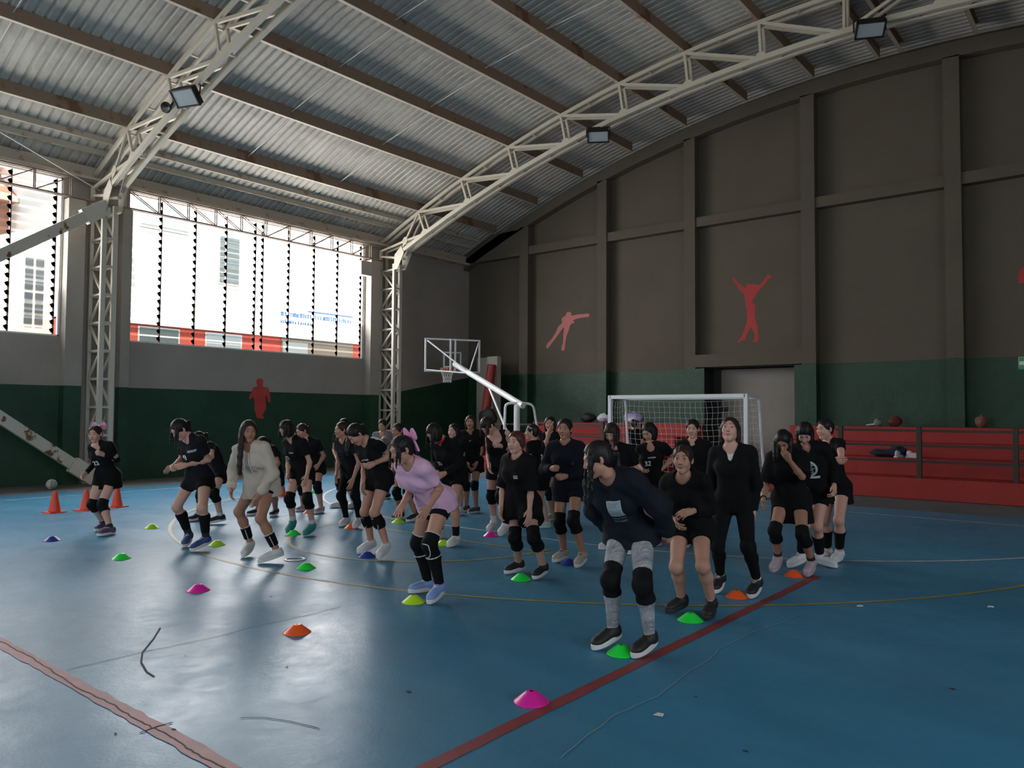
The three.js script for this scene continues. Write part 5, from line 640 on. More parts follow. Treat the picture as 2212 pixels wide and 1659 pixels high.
  for (const s of 'RL') BL.push(limb(j['a' + s], j['a' + s].clone().addScaledVector(footD(s), 0.07).add(V(0, -0.035, 0)), 0.034 * sc, 0.024 * sc, 0.02));
  const pieces = [nets(field(BL), bounds(BL, 0.02), cell, () => skin)];
  pieces.push(headFor(near < 8 ? 0.0036 : 0.0045, skin).clone().applyMatrix4(hm));
  for (const s of 'RL') {
    const w = j['w' + s], fd = dir(j['e' + s], w), hand = (o['hand' + s] || o.hand || 'relax'), bend = o['bend' + s]; const y = fd.clone().negate(); if (bend) y.sub(V(...bend)).normalize();
    const inward = sx.clone().multiplyScalar(s === 'L' ? -1 : 1); let z = o['palm' + s] ? V(...o['palm' + s]) : inward.clone().addScaledVector(fw, -0.25); if (o['palm' + s] === 'body') z = hc.clone().sub(w); z.addScaledVector(y, -z.dot(y)); if (z.lengthSq() < 1e-3) z = V(0, -1, 0).addScaledVector(y, y.y); z.normalize();
    const x = V().crossVectors(y, z), m = new THREE.Matrix4().makeBasis(x, y, z).scale(V(sc * 0.98, sc * 0.98, sc * 0.98)).setPosition(w); pieces.push(flat(HAND[hand][s === 'L' ? 0 : 1].clone(), skin).applyMatrix4(m));
  }
  const body = new THREE.Mesh(mergeGeometries(pieces), SKIN); body.name = 'body'; add(body, g);
  const piece = (name, L, mat, c = cell, mod, parent = g) => { const f = field(L), fn = mod ? (x, y, z) => mod(f(x, y, z), x, y, z) : f, m = new THREE.Mesh(addUV(nets(fn, bounds(L, 0.025), c)), mat); m.name = name; add(m, parent); m.userData.fn = undefined; return [m, fn]; };
  const seed = id.length * 7.3 + id.charCodeAt(0) + id.charCodeAt(id.length - 1) * 1.7;
  const fold = (amp) => (d, x, y, z) => (Math.abs(d) > 0.06 ? d : d + amp * (noise3(x * 9 + seed, y * 15 + x * 6, z * 9) - 0.5) * 2 + amp * 0.7 * (noise3(x * 24 + seed, y * 20 - z * 11, z * 24) - 0.5));
  // ---- upper garment
  const t = o.top || {}, off = Math.max(0.0095, (t.loose ?? 0.011) * 0.72), mat = t.m || K.black, TL = torso(off, 0.05), hem = t.hem ?? -0.18, sl = t.sleeve ?? 0.55;
  const hemP = P(0).addScaledVector(spine, hem), down = spine.clone().negate().add(V(0, -0.9, 0)).normalize(), flare = t.flare ?? 0.012;
  if (hem < -0.02) { const lw = V().addVectors(down, V(0, -0.6, 0)).normalize(), e = hc.clone().addScaledVector(lw, -hem + 0.03); for (const s of [-1, 1]) TL.push(limb(hc.clone().addScaledVector(hx, s * 0.075 * sc).addScaledVector(pelF, -0.02), e.clone().addScaledVector(hx, s * 0.080 * sc).addScaledVector(pelF, -0.012), 0.094 * sc + off, 0.094 * sc + off + flare, 0.06)); }
  for (const s of 'RL') if (sl > 0) {
    const A = j['s' + s], E = j['e' + s], W = j['w' + s], slo = (t.sloose ?? off + 0.006) * 0.8, n1 = dir(A, E), n2 = dir(E, W);
    if (sl <= 1) { const e = mixv(A, E, sl + 0.12); TL.push(limb(A, e, 0.044 * sc + slo * 0.7, 0.040 * sc + slo * 1.5, 0.035, [[mixv(A, E, sl), n1]])); }
    else { const e = mixv(E, W, sl - 1); TL.push(limb(A, E, 0.044 * sc + slo * 0.75, 0.037 * sc + slo * 1.25, 0.035), limb(E, e, 0.037 * sc + slo * 1.25, 0.029 * sc + slo * (t.cuff ?? 0.8), 0.03, [[mixv(E, W, sl - 1 - 0.0), n2]])); if (t.cuff) TL.push(limb(mixv(E, W, sl - 1.10), mixv(E, W, sl - 1.0), 0.030 * sc + slo * 0.9, 0.029 * sc + slo * 0.7, 0.02)); }
  }
  if (t.hood) { const nb2 = j.nk.clone().addScaledVector(spine, 0.03); for (const s of [-1, 1]) TL.push(limb(nb2.clone().addScaledVector(chestF, -0.075).addScaledVector(sx, s * 0.03), nb2.clone().addScaledVector(chestF, 0.02).addScaledVector(sx, s * 0.075).addScaledVector(spine, -0.02), 0.042, 0.026, 0.03)); }
  const nkR = t.neck ?? 0.056, nC = limb(mixv(j.nk, nb, -0.2).addScaledVector(chestF, t.scoop ?? 0.01), nb.clone().addScaledVector(chestF, 0.03), nkR * sc, (nkR + 0.02) * sc, 0.01), vC = t.vee && limb(j.nk.clone().addScaledVector(chestF, 0.062 * sc).addScaledVector(spine, 0.02), P(1 - t.vee, 0.098 * sc + off), 0.046 * sc, 0.012, 0.01), wr = fold(t.fold ?? 0.006);
  const topMod = (d, x, y, z) => { const nd = Math.hypot(x - j.nk.x, y - j.nk.y, z - j.nk.z), wq = sstep(0.09, 0.2, nd); let e = wq < 0.01 ? d : lerp(d, wr(d, x, y, z), wq); const pl = (x - hemP.x) * down.x + (y - hemP.y) * down.y + (z - hemP.z) * down.z; e = smax(e, pl + 0.012 * (noise3(x * 14 + seed, 3, z * 14) - 0.5), 0.010); e = smax(e, -nC.d(x, y, z), 0.012); if (vC) e = smax(e, -vC.d(x, y, z), 0.008); return e; };
  const [topMesh, topFn] = piece(t.name || 'shirt', TL, mat, near < 8 ? 0.0095 : 0.012, topMod);
  if (vC || t.inner) { const uc = j.nk.clone().addScaledVector(chestF, 0.055), ul = torso(0.004).slice(2); piece('undershirt', ul, t.inner || K.white, 0.0095, (d, x, y, z) => smax(smax(d, -nC.d(x, y, z), 0.006), Math.hypot(x - uc.x, y - uc.y, z - uc.z) - 0.105, 0.01)); }
  if (t.drawn) for (const s of [-1, 1]) mesh('drawstring', [tube([j.nk.clone().addScaledVector(chestF, 0.10).addScaledVector(sx, s * 0.025).addScaledVector(spine, -0.02), P(0.75, 0.15).addScaledVector(sx, s * 0.03), P(0.5, 0.155).addScaledVector(sx, s * 0.045)], 0.0045, 12, 6)], K.trim, g);
  // flat print, laid on the garment by walking down to its surface
  const print = (name, m, t0, x0, w, h, back) => { const F = back ? chestF.clone().negate() : chestF, sg = back ? -1 : 1, nx = 10, ny = 10, pos = [], uv = [], idx = []; for (let b = 0; b <= ny; b++) for (let a = 0; a <= nx; a++) { const p = mixv(hc, j.nk, t0).addScaledVector(sx, sg * -(x0 + (a / nx - 0.5) * w) * -1).addScaledVector(spine, (0.5 - b / ny) * h).addScaledVector(F, 0.32); for (let i = 0; i < 60; i++) { const d = topFn(p.x, p.y, p.z); if (d < 0.0035) break; p.addScaledVector(F, -Math.max(0.002, d * 0.7)); } pos.push(p.x, p.y, p.z); uv.push(a / nx, 1 - b / ny); } for (let b = 0; b < ny; b++) for (let a = 0; a < nx; a++) { const i = b * (nx + 1) + a; idx.push(i, i + nx + 1, i + 1, i + 1, i + nx + 1, i + nx + 2); } const G = new THREE.BufferGeometry(); G.setAttribute('position', new THREE.Float32BufferAttribute(pos, 3)); G.setAttribute('uv', new THREE.Float32BufferAttribute(uv, 2)); G.setIndex(idx); G.computeVertexNormals(); const o2 = new THREE.Mesh(G, m); o2.name = name; add(o2, topMesh); };
  for (const [n, m, t0, x0, w, h, b] of o.prints || []) print(n, m, t0, x0, w, h, b);
  // ---- lower garment
  const b = o.bottom || {}, bo = b.loose ?? 0.010;
  if (!b.none) {
    const BLo = torso(bo * 0.7).slice(0, 2), wp = P(0.30);
    for (const s of 'RL') { const l = leg(s, bo), h = j['h' + s], k = j['k' + s], a = j['a' + s]; if (b.long) { BLo.push(...leg(s, 0.004)); } else { const e = mixv(h, k, b.len ?? 0.42), n = dir(h, k); BLo.push(limb(h.clone().addScaledVector(pelF, -0.010), mixv(h, k, (b.len ?? 0.42) + 0.1), 0.082 * sc + bo, lerp(0.082, 0.053, b.len ?? 0.42) * sc + bo + (b.flare ?? 0), 0.035, [[e, n]]), l[1]); } }
    piece(b.name || (b.long ? 'leggings' : 'shorts'), BLo, b.m || K.black, cell, (d, x, y, z) => smax(fold(b.long ? 0.0015 : 0.003)(d, x, y, z), (x - wp.x) * spine.x + (y - wp.y) * spine.y + (z - wp.z) * spine.z, 0.01));
  }
  // ---- bands on the legs: position 0..1 along the thigh, 1..2 along the shin
  const at = (s, u) => (u <= 1 ? mixv(j['h' + s], j['k' + s], u) : mixv(j['k' + s], j['a' + s], u - 1)), along = (s, u) => (u < 0.98 ? dir(j['h' + s], j['k' + s]) : u > 1.02 ? dir(j['k' + s], j['a' + s]) : dir(j['h' + s], j['a' + s]));
  const band = (name, s, u0, u1, offs, m, bulge = 0) => { const L = leg(s, offs), p0 = at(s, u0), n0 = along(s, u0), p1 = at(s, u1), n1 = along(s, u1); if (bulge) { const kk = at(s, bulge), kd = dir(j['k' + s], j['a' + s]), f = V().crossVectors(hx, kd); if (f.dot(fw) < 0) f.negate(); L.push(egg(kk.addScaledVector(f.normalize(), 0.030 * sc), 0.046, 0.075, 0.040, 0.02, hx.clone(), kd.clone(), f)); } const c0 = (x, y, z) => Math.max(-((x - p0.x) * n0.x + (y - p0.y) * n0.y + (z - p0.z) * n0.z), (x - p1.x) * n1.x + (y - p1.y) * n1.y + (z - p1.z) * n1.z), f = field(L), R = 0.13; const lo = [0, 1, 2].map((i) => Math.min(p0.getComponent(i), p1.getComponent(i)) - R), hi = [0, 1, 2].map((i) => Math.max(p0.getComponent(i), p1.getComponent(i)) + R); const M2 = new THREE.Mesh(addUV(nets((x, y, z) => smax(f(x, y, z), c0(x, y, z), 0.006), [lo, hi], near < 7.5 ? 0.009 : 0.012)), m); M2.name = name; add(M2, g); };
  for (const [s, u0, u1, bl, trim] of o.pads || []) { band('knee_pad', s, u0, u1, 0.010, K.pad, bl); if (trim) { band('pad_trim', s, u0 - 0.015, u0 + 0.02, 0.013, K.trim); if (trim > 1) band('pad_trim', s, u1 - 0.02, u1 + 0.015, 0.013, K.trim); } }
  for (const [s, u0, u1, curved] of o.lines || []) { const L = leg(s, 0.0115), f = field(L), kd = dir(j['k' + s], j['a' + s]), fr = V().crossVectors(hx, kd); if (fr.dot(fw) < 0) fr.negate(); fr.normalize(); const pts = []; for (let i = 0; i <= 12; i++) { const u = i / 12, an = curved ? lerp(-1.0, 1.0, u) : 0, ax = at(s, lerp(u0, u1, curved ? 0.5 + 0.5 * Math.sin(an * 1.55) : u)), lat = curved ? 0.85 * Math.cos(an * 1.45) - 0.25 : 0.35, dr = hx.clone().multiplyScalar(lat).addScaledVector(fr, 1).normalize(), p = ax.clone().addScaledVector(dr, 0.16); for (let k = 0; k < 50; k++) { const d = f(p.x, p.y, p.z); if (d < 0.002) break; p.addScaledVector(dr, -Math.max(0.0015, d * 0.7)); } pts.push(p); } mesh('pad_line', [tube(pts, 0.0045, 24, 6)], K.trim, g); }
  for (const [s, u0, u1, m] of o.socks || []) band('sock', s, u0, u1, 0.006, K[m || 'sock']);
  for (const [s, u0, u1, m] of o.sleeves || []) { const A = [limb(mixv(j['e' + s], j['s' + s], u0), j['e' + s], 0.042 * sc, 0.041 * sc, 0.02), limb(j['e' + s], mixv(j['e' + s], j['w' + s], u1), 0.041 * sc, 0.033 * sc, 0.02)]; piece('arm_sleeve', A, K.black, 0.011); }
  // ---- shoes
  for (const s of 'RL') {
    const [um, lm, sm] = o.shoes || ['white'], a = j['a' + s], f = footD(s), lift = clamp((a.y - 0.085) * 5.5, 0, 0.62), u = new THREE.Mesh(SHOE.up, SH[um]), rot = new THREE.Euler(lift, q['f' + s] * D2R, 0, 'YXZ'), ks = sc * 1.02; u.name = 'shoe';
    const toe = V(0, 0.01, 0.15 * ks).applyEuler(rot), yb = Math.max(0, 0.012 - toe.y); u.rotation.copy(rot); u.scale.setScalar(ks); u.position.set(a.x, Math.max(0.001, a.y - 0.078 * ks * Math.cos(lift), yb), a.z); add(u, g);
    const so = new THREE.Mesh(SHOE.sole, SH[sm || 'sole']); so.name = 'sole'; add(so, u); const la = new THREE.Mesh(SHOE.lace, SH[lm || 'sole']); la.name = 'laces'; add(la, u);
  }
  // ---- hair
  {
    const hs = o.hair || 'pony', hmn = HAIRM[o.hc || 'black'], L = [], ec = (x, y, z, rx, ry, rz, k = 0.03) => { const e = egg(H(x, y, z), rx * sc, ry * sc, rz * sc, k, V(1, 0, 0).applyQuaternion(hq), V(0, 1, 0).applyQuaternion(hq), V(0, 0, 1).applyQuaternion(hq)); L.push(e); return e; };
    ec(0, 0.036, -0.014, 0.081, 0.087, 0.097); ec(0, -0.018, -0.048, 0.069, 0.068, 0.050);
    const chain = (pts, r0, r1, k = 0.02) => { for (let i = 0; i < pts.length - 1; i++) L.push(limb(pts[i], pts[i + 1], lerp(r0, r1, i / (pts.length - 1)), lerp(r0, r1, (i + 1) / (pts.length - 1)), k)); };
    const hang = (x, y, z, len, r0, r1, push = [0, 0, 0], n = 4) => { const s = H(x, y, z), pts = [s]; for (let i = 1; i <= n; i++) { const u = i / n; pts.push(s.clone().add(V(push[0] * u, -len * u, push[2] * u)).addScaledVector(fw, push[1] * Math.sin(u * 2))); } chain(pts, r0, r1); };
    if (hs.includes('pony')) { const s = H(0, 0.004, -0.098), bv = V(0, 0, -1).applyQuaternion(hq), e = H(0, -0.005, -0.128), tl = o.tail || 0.26, bk2 = fw.clone().multiplyScalar(-1); chain([s, e, e.clone().addScaledVector(bv, 0.02).add(V(0, -tl * 0.35, 0)), e.clone().addScaledVector(bk2, 0.03).add(V(0, -tl * 0.7, 0)), e.clone().addScaledVector(bk2, 0.02).add(V(0, -tl, 0))], 0.026, 0.009); }
    if (hs.includes('bun')) ec(0, 0.012, -0.112, 0.032, 0.032, 0.026, 0.015);
    if (hs.includes('long')) { for (const s of [-1, 1]) { hang(s * 0.066, 0.01, -0.020, o.tail || 0.30, 0.034, 0.020, [0, 0.02, 0]); hang(s * 0.035, 0.0, -0.07, (o.tail || 0.30), 0.045, 0.028); } }
    if (hs.includes('bob')) { for (const s of [-1, 1]) { hang(s * 0.066, 0.02, -0.012, 0.115, 0.028, 0.020, [0, 0, 0], 3); hang(s * 0.045, 0.0, -0.055, 0.11, 0.040, 0.032, [0, 0, 0], 3); } }
    if (hs.includes('crop')) { for (const s of [-1, 1]) hang(s * 0.066, 0.03, -0.010, 0.060, 0.022, 0.016, [0, 0, 0], 3); }
    if (hs.includes('sideR')) hang(-0.066, 0.02, 0.020, o.tail2 || 0.34, 0.036, 0.022, [0, 0.05, 0], 5);
    if (hs.includes('sideL')) hang(0.066, 0.02, 0.020, o.tail2 || 0.30, 0.030, 0.018, [0, 0.05, 0], 5);
    if (hs.includes('locks')) { for (const s of [-1, 1]) { hang(s * 0.060, 0.040, 0.056, o.lock || 0.15, 0.0085, 0.004, [0, 0.01, 0], 5); hang(s * 0.066, 0.034, 0.044, (o.lock || 0.15) * 0.8, 0.010, 0.004, [0, -0.01, 0], 5); } }
    const cut = egg(H(0, -0.040, 0.092), 0.066 * sc, (hs.includes('bangs') ? 0.078 : 0.108) * sc, 0.082 * sc, 0.01, V(1, 0, 0).applyQuaternion(hq), V(0, 1, 0).applyQuaternion(hq), V(0, 0, 1).applyQuaternion(hq)), inv = hq.clone().invert(), tv = V(), capN = 2;
    const cap = field(L.slice(0, capN)), tails = L.length > capN ? field(L.slice(capN)) : null;
    const fn = (x, y, z) => { tv.set(x - hd.x, y - hd.y, z - hd.z).applyQuaternion(inv); const st = (noise3(tv.x * 150 + seed, tv.y * 12, tv.z * 12) - 0.5) * 0.0062 + (noise3(tv.x * 45 + seed, tv.y * 6, tv.z * 6) - 0.5) * 0.006 + 0.003 * Math.exp(-((tv.x / 0.006) ** 2)) * (tv.y > 0.03 ? 1 : 0); let d = smax(cap(x, y, z) + st, -cut.d(x, y, z) - (noise3(tv.x * 120, tv.y * 60 + seed, 3) - 0.5) * 0.009, 0.012); if (hs.includes('ear')) d = d; if (tails) d = smin(d, tails(x, y, z) + (noise3(x * 110 + seed, y * 5, z * 110) - 0.5) * 0.008, 0.02); return d; };
    const bb = bounds(L, 0.02), m = new THREE.Mesh(addUV(nets(fn, bb, near < 8 ? 0.0065 : 0.008)), hmn); m.name = 'hair'; add(m, g);
    if (o.bow) { // two ribbon loops and two tails, standing up behind the crown
      const bw = (pts, an, sx2) => slab(splineShape(pts.map(([x, y]) => [x * sx2, y])), 0.012, new THREE.Matrix4().makeRotationZ(an).setPosition(0, 0.06, -0.125), 0.004).applyMatrix4(hm);
      const loop = [[0.004, 0.006], [0.03, 0.034], [0.085, 0.062], [0.10, 0.03], [0.094, -0.012], [0.07, -0.034], [0.03, -0.014], [0.004, -0.008]], tail = [[0.0, 0.0], [0.012, -0.05], [0.018, -0.115], [0.042, -0.10], [0.056, -0.118], [0.045, -0.05], [0.018, 0.002]], B = [];
      for (const s of [-1, 1]) B.push(bw(s > 0 ? loop : [...loop].reverse(), 0.25 * s, s), bw(s > 0 ? tail : [...tail].reverse(), 0, s)); B.push(finish(new THREE.SphereGeometry(0.017, 14, 10).translate(0, 0.06, -0.12).applyMatrix4(hm)));
      const bm = mesh('hair_bow', B, K.bow, g); }
    if (o.collar) mesh('collar', [finish(new THREE.TorusGeometry(0.058 * sc, 0.017, 10, 28).applyMatrix4(new THREE.Matrix4().compose(j.nk.clone().addScaledVector(spine, 0.035).addScaledVector(chestF, 0.012), new THREE.Quaternion().setFromUnitVectors(V(0, 0, 1), dir(j.nk, nb)), V(1, 1, 1))))], K[o.collar], g);
    if (o.stripes) { const s = o.stripes, L0 = mixv(j['s' + s], j.nk, 0.62), L1 = mixv(j['s' + s], j['e' + s], 0.34), outd = sx.clone().multiplyScalar(s === 'L' ? 0.55 : -0.55).add(V(0, 1, 0)); const st = []; for (let k = -1; k <= 1; k++) { const pts = []; for (let i = 0; i <= 10; i++) { const u = i / 10, p = u < 0.6 ? mixv(L0, j['s' + s], u / 0.6) : mixv(j['s' + s], L1, (u - 0.6) / 0.4), dr = outd.clone().addScaledVector(chestF, 0.30 + k * 0.24).normalize(); p.addScaledVector(dr, 0.14); for (let q2 = 0; q2 < 50; q2++) { const d = topFn(p.x, p.y, p.z); if (d < 0.002) break; p.addScaledVector(dr, -Math.max(0.0015, d * 0.7)); } pts.push(p); } st.push(pts); } for (const pts of st) mesh('stripe', [tube(pts, 0.0052, 20, 6)], K.trim, topMesh); }
    if (o.clip) mesh('hair_clip', [rbox(-0.006, 0.006, -0.006, 0.006, -0.03, 0.03, 0.003).applyMatrix4(new THREE.Matrix4().compose(H(o.clip * 0.078, 0.062, 0.01), hq.clone().multiply(new THREE.Quaternion().setFromEuler(new THREE.Euler(-0.5, 0, 0))), V(1, 1, 1)))], K.trim, g);
    if (o.tie) mesh('hair_tie', [finish(new THREE.TorusGeometry(0.036, 0.012, 8, 20).applyMatrix4(new THREE.Matrix4().compose(H(0, -0.002, -0.112), hq, V(1, 1, 1))))], K[o.tie], g);
  }
  if (o.wrist) mesh('wristband', [finish(new THREE.TorusGeometry(0.030 * sc, 0.005, 8, 20).applyMatrix4(new THREE.Matrix4().compose(mixv(j['w' + o.wrist], j['e' + o.wrist], 0.08), new THREE.Quaternion().setFromUnitVectors(V(0, 0, 1), dir(j['e' + o.wrist], j['w' + o.wrist])), V(1, 1, 1))))], K.black, g);
  return g;
}
{
  const W = (k, s, w = 256, h = 128, c) => decalMat(k, w, h, word(s, c)), CAL = () => decalMat('cal', 256, 48, word('LA CALERA')), num = (s) => W('n' + s, s, 128, 128);
  const sh = (m) => [m]; const kp = (a = 0.82, b = 1.32) => [['R', a, b, 1.02], ['L', a, b, 1.02]];
  makePerson('p23', { label: 'girl in black with jersey number 23 and a pink bow, before the diagonal brace', skin: 'fair', hair: 'pony', hc: 'brown', bow: true, top: { sleeve: 0.55, hem: -0.16 }, handR: 'relax', handL: 'fist', sleeves: [['R', 0.5, 0.9], ['L', 0.1, 0.9]], bottom: { len: 0.36 }, pads: kp(), socks: [['R', 1.84, 2.06, 'dsock'], ['L', 1.84, 2.06, 'dsock']], shoes: ['plum', 'lilac'], prints: [['number', num('23'), 0.55, -0.03, 0.10, 0.10]] });
  makePerson('p9', { label: 'girl with jersey number 9 looking down, forearms held out before her, in blue shoes', skin: 'fair', hair: 'pony locks', lock: 0.2, top: { sleeve: 0.6, hem: -0.14, m: K.soft }, hand: 'half', bottom: { len: 0.40 }, pads: [['R', 1.22, 1.80], ['L', 1.22, 1.80]], socks: [['R', 1.78, 2.08, 'dsock'], ['L', 1.78, 2.08, 'dsock']], shoes: ['blue'], prints: [['number', num('9'), 0.62, -0.02, 0.06, 0.10], ['name_strip', decalMat('strip', 256, 48, (x, w, h) => { x.fillStyle = '#b9bcc2'; x.fillRect(0, 0, w, h); word('LA CALERA', '#3a3d44')(x, w, h); }), 0.76, 0.09, 0.10, 0.025]] });
  makePerson('crouch', { label: 'girl in black bending low, half hidden behind the girl numbered 9', skin: 'fair', hair: 'pony', top: { sleeve: 0.5, hem: -0.14 }, bottom: { len: 0.34 }, pads: kp(), socks: [['R', 1.8, 2.08], ['L', 1.8, 2.08]], shoes: ['black', 'black'], hunch: 0.04 });
  makePerson('beige', { label: 'girl in an oversized beige hoodie with long dark hair and black shin sleeves', skin: 'tan', hair: 'sideR long', tail: 0.2, tail2: 0.46, hc: 'brown', top: { name: 'hoodie', m: K.beige, loose: 0.034, sleeve: 1.92, sloose: 0.030, cuff: 0.5, hem: -0.12, hood: true, drawn: true, flare: 0.02, fold: 0.012, vee: 0.12, inner: K.black }, bottom: { len: 0.30 }, handR: 'relax', handL: 'open', pads: [['R', 1.50, 1.86, 0, 1], ['L', 1.50, 1.86, 0, 1]], lines: [['R', 1.53, 1.84], ['L', 1.53, 1.84]], shoes: ['white'], prints: [['lettering', decalMat('bei', 256, 64, word('CALIFORNIA', '#9c958c')), 0.62, 0.0, 0.20, 0.045], ['emblem', decalMat('bei2', 64, 64, (x) => { x.fillStyle = '#8d867d'; x.beginPath(); x.arc(32, 32, 22, 0, 7); x.fill(); }), 0.56, 0.10, 0.035, 0.035]] });
  makePerson('behindbeige', { label: 'girl in black bent over, almost hidden behind the beige hoodie', skin: 'tan', hair: 'pony', top: { sleeve: 0.6, hem: -0.14 }, bottom: { len: 0.34 }, shoes: ['black'], hunch: 0.05 });
  makePerson('teal', { label: 'girl in a black jersey looking down over her teal shoes', skin: 'fair', hair: 'bob locks', top: { sleeve: 0.6, hem: -0.17, loose: 0.02 }, bottom: { len: 0.34 }, pads: kp(0.78, 1.34), socks: [['R', 1.72, 2.06], ['L', 1.78, 2.06]], shoes: ['teal', 'teal', 'teal'], prints: [['number', num('13'), 0.55, -0.06, 0.055, 0.09], ['name', CAL(), 0.72, 0.04, 0.09, 0.022]] });
  makePerson('pocket', { label: 'smiling girl in a black jersey with her hand at her hip, in lilac shoes', skin: 'mid', hair: 'pony', hc: 'brown', top: { sleeve: 0.6, hem: -0.14, vee: 0.14, inner: K.white }, bottom: { len: 0.42 }, hand: 'half', pads: kp(), shoes: ['lilac'], prints: [['name', CAL(), 0.72, 0.03, 0.09, 0.022]] });
  makePerson('legging', { label: 'girl in a dark tee and black leggings leaning forward with open hands', skin: 'mid', hair: 'bun', hc: 'brown', top: { sleeve: 0.5, hem: -0.10, m: K.soft, loose: 0.018 }, bottom: { long: true }, hand: 'open', pads: [['R', 0.84, 1.2, 1.0], ['L', 0.84, 1.2, 1.0]], shoes: ['white'], prints: [['print', decalMat('leg', 128, 160, (x) => { x.fillStyle = '#3c4152'; for (let i = 0; i < 9; i++) { x.beginPath(); x.ellipse(64 + 26 * Math.sin(i * 2.3), 20 + i * 14, 6 + (i % 3) * 4, 9, i, 0, 7); x.fill(); } }), 0.62, -0.02, 0.15, 0.2]] });
  makePerson('hidden1', { label: 'girl whose hair shows just above the head of the girl in leggings', skin: 'fair', hair: 'pony', top: { sleeve: 0.4, hem: -0.14 }, bottom: { len: 0.4 }, pads: kp(), shoes: ['white'] });
  makePerson('p20', { label: 'girl with jersey number 20 and white shoulder stripes, fist at her belly', skin: 'mid', hair: 'pony sideR', tail: 0.2, tail2: 0.22, top: { sleeve: 0.45, hem: -0.08 }, bottom: { len: 0.36, loose: 0.014 }, handL: 'fist', handR: 'relax', pads: [['R', 1.10, 1.50, 1.26], ['L', 1.10, 1.50, 1.26]], lines: [['L', 1.12, 1.48, 1], ['R', 1.12, 1.48, 1]], shoes: ['white', 'white'], prints: [['number', num('20'), 0.50, -0.05, 0.09, 0.10], ['name', CAL(), 0.64, 0.02, 0.13, 0.03]], stripes: 'L' });
  makePerson('grey', { label: 'girl in a grey tee with arms folded and a hand at her chin, far back', skin: 'mid', hair: 'pony', hc: 'brown', top: { sleeve: 0.6, hem: -0.12, m: K.grey }, bottom: { len: 0.45 }, hand: 'half', shoes: ['black'] });
  makePerson('bowback', { label: 'girl in black half hidden behind the head of the girl in the pink tee', skin: 'tan', hair: 'pony', top: { sleeve: 0.5, hem: -0.14 }, bottom: { len: 0.36 }, pads: kp(), shoes: ['black'] });
  makePerson('pink', { label: 'girl with a big pink bow bending forward in a loose pink tee', skin: 'mid', bow: true, hair: 'pony locks', lock: 0.17, top: { m: K.pink, sleeve: 0.62, hem: -0.07, loose: 0.030, sloose: 0.026, fold: 0.013, neck: 0.058 }, bottom: { len: 0.36 }, hand: 'open', palmR: [-0.3, -0.2, -0.6], pads: [['R', 0.78, 1.30, 1.02, 2], ['L', 0.78, 1.30, 1.02, 2]], lines: [['L', 0.86, 1.26, 1]], socks: [['R', 1.28, 2.06, 'pad'], ['L', 1.28, 2.06, 'pad']], shoes: ['sky', 'sole'] });
  makePerson('p25', { label: 'girl in a black jacket with a red collar, head bowed, number 25 on her chest', skin: 'mid', hair: 'bob locks', lock: 0.2, collar: 'red', top: { name: 'jacket', sleeve: 1.9, loose: 0.026, hem: -0.12 }, bottom: { len: 0.36, loose: 0.016 }, hand: 'half', socks: [['L', 1.66, 2.0, 'pad'], ['R', 1.66, 2.0, 'pad']], shoes: ['white'], prints: [['number', num('25'), 0.52, -0.06, 0.08, 0.09]] });
  makePerson('smile', { label: 'smiling black-haired girl in black beside the girl standing upright', skin: 'fair', hair: 'bob', top: { sleeve: 0.55, hem: -0.14, loose: 0.02 }, bottom: { len: 0.4 }, socks: [['R', 1.8, 2.06], ['L', 1.8, 2.06]], shoes: ['white'] });
  makePerson('standing', { label: 'girl standing upright in a black tee with a small white mark', skin: 'tan', hair: 'bob', hc: 'brown', top: { sleeve: 0.7, hem: -0.17, loose: 0.022 }, bottom: { len: 0.45, loose: 0.02 }, pads: [['R', 0.84, 1.22, 1.0], ['L', 0.84, 1.22, 1.0, 0]], shoes: ['dgrey', 'dgrey'], prints: [['emblem', decalMat('mk', 96, 48, (x) => { x.fillStyle = '#d8d8d8'; x.beginPath(); x.moveTo(8, 44); x.lineTo(50, 8); x.lineTo(90, 4); x.lineTo(58, 20); x.lineTo(62, 30); x.fill(); }), 0.74, 0.0, 0.05, 0.03]] });
  makePerson('tank', { label: 'girl in a black tank top looking down, fist at her chest', skin: 'fair', hair: 'bangs locks', lock: 0.14, hc: 'brown', top: { sleeve: 0, hem: -0.16, neck: 0.085, scoop: 0.045 }, bottom: { len: 0.30 }, handL: 'fist', handR: 'relax', pads: kp(0.76, 1.28), socks: [['R', 1.74, 2.06], ['L', 1.74, 2.06]], shoes: ['white'] });
  makePerson('short', { label: 'short-haired girl in an oversized black tee with a small pink emblem', skin: 'fair', hair: 'crop', hc: 'auburn', top: { sleeve: 1.0, hem: -0.04, loose: 0.040, sloose: 0.036, fold: 0.010 }, bottom: { len: 0.56, loose: 0.040, flare: 0.03 }, hand: 'relax', pads: kp(0.72, 1.42), shoes: ['black', 'black'], prints: [['emblem', decalMat('pk', 96, 64, (x) => { x.fillStyle = '#b487b0'; x.fillRect(4, 4, 88, 30); x.fillStyle = '#dfc9d8'; x.fillRect(8, 38, 80, 20); }), 0.62, 0.08, 0.06, 0.04]] });
  makePerson('ponytail', { label: 'girl with a ponytail and a white hair clip, turned away, number 2 on her back', skin: 'fair', hair: 'pony', hc: 'brown', tail: 0.26, clip: 1, tie: 'dsock', top: { sleeve: 0.6, hem: -0.17 }, bottom: { len: 0.5, loose: 0.03, flare: 0.03, name: 'skirt' }, shoes: ['mint'], prints: [['number', num('2'), 0.55, 0.0, 0.07, 0.11, true]] });
  makePerson('mouth', { label: 'dark-haired girl in black at the bleachers holding a hand over her mouth', skin: 'mid', hair: 'bob', top: { sleeve: 0.5, hem: -0.14 }, bottom: { len: 0.4 }, handR: 'open', pads: kp(), shoes: ['sand'] });
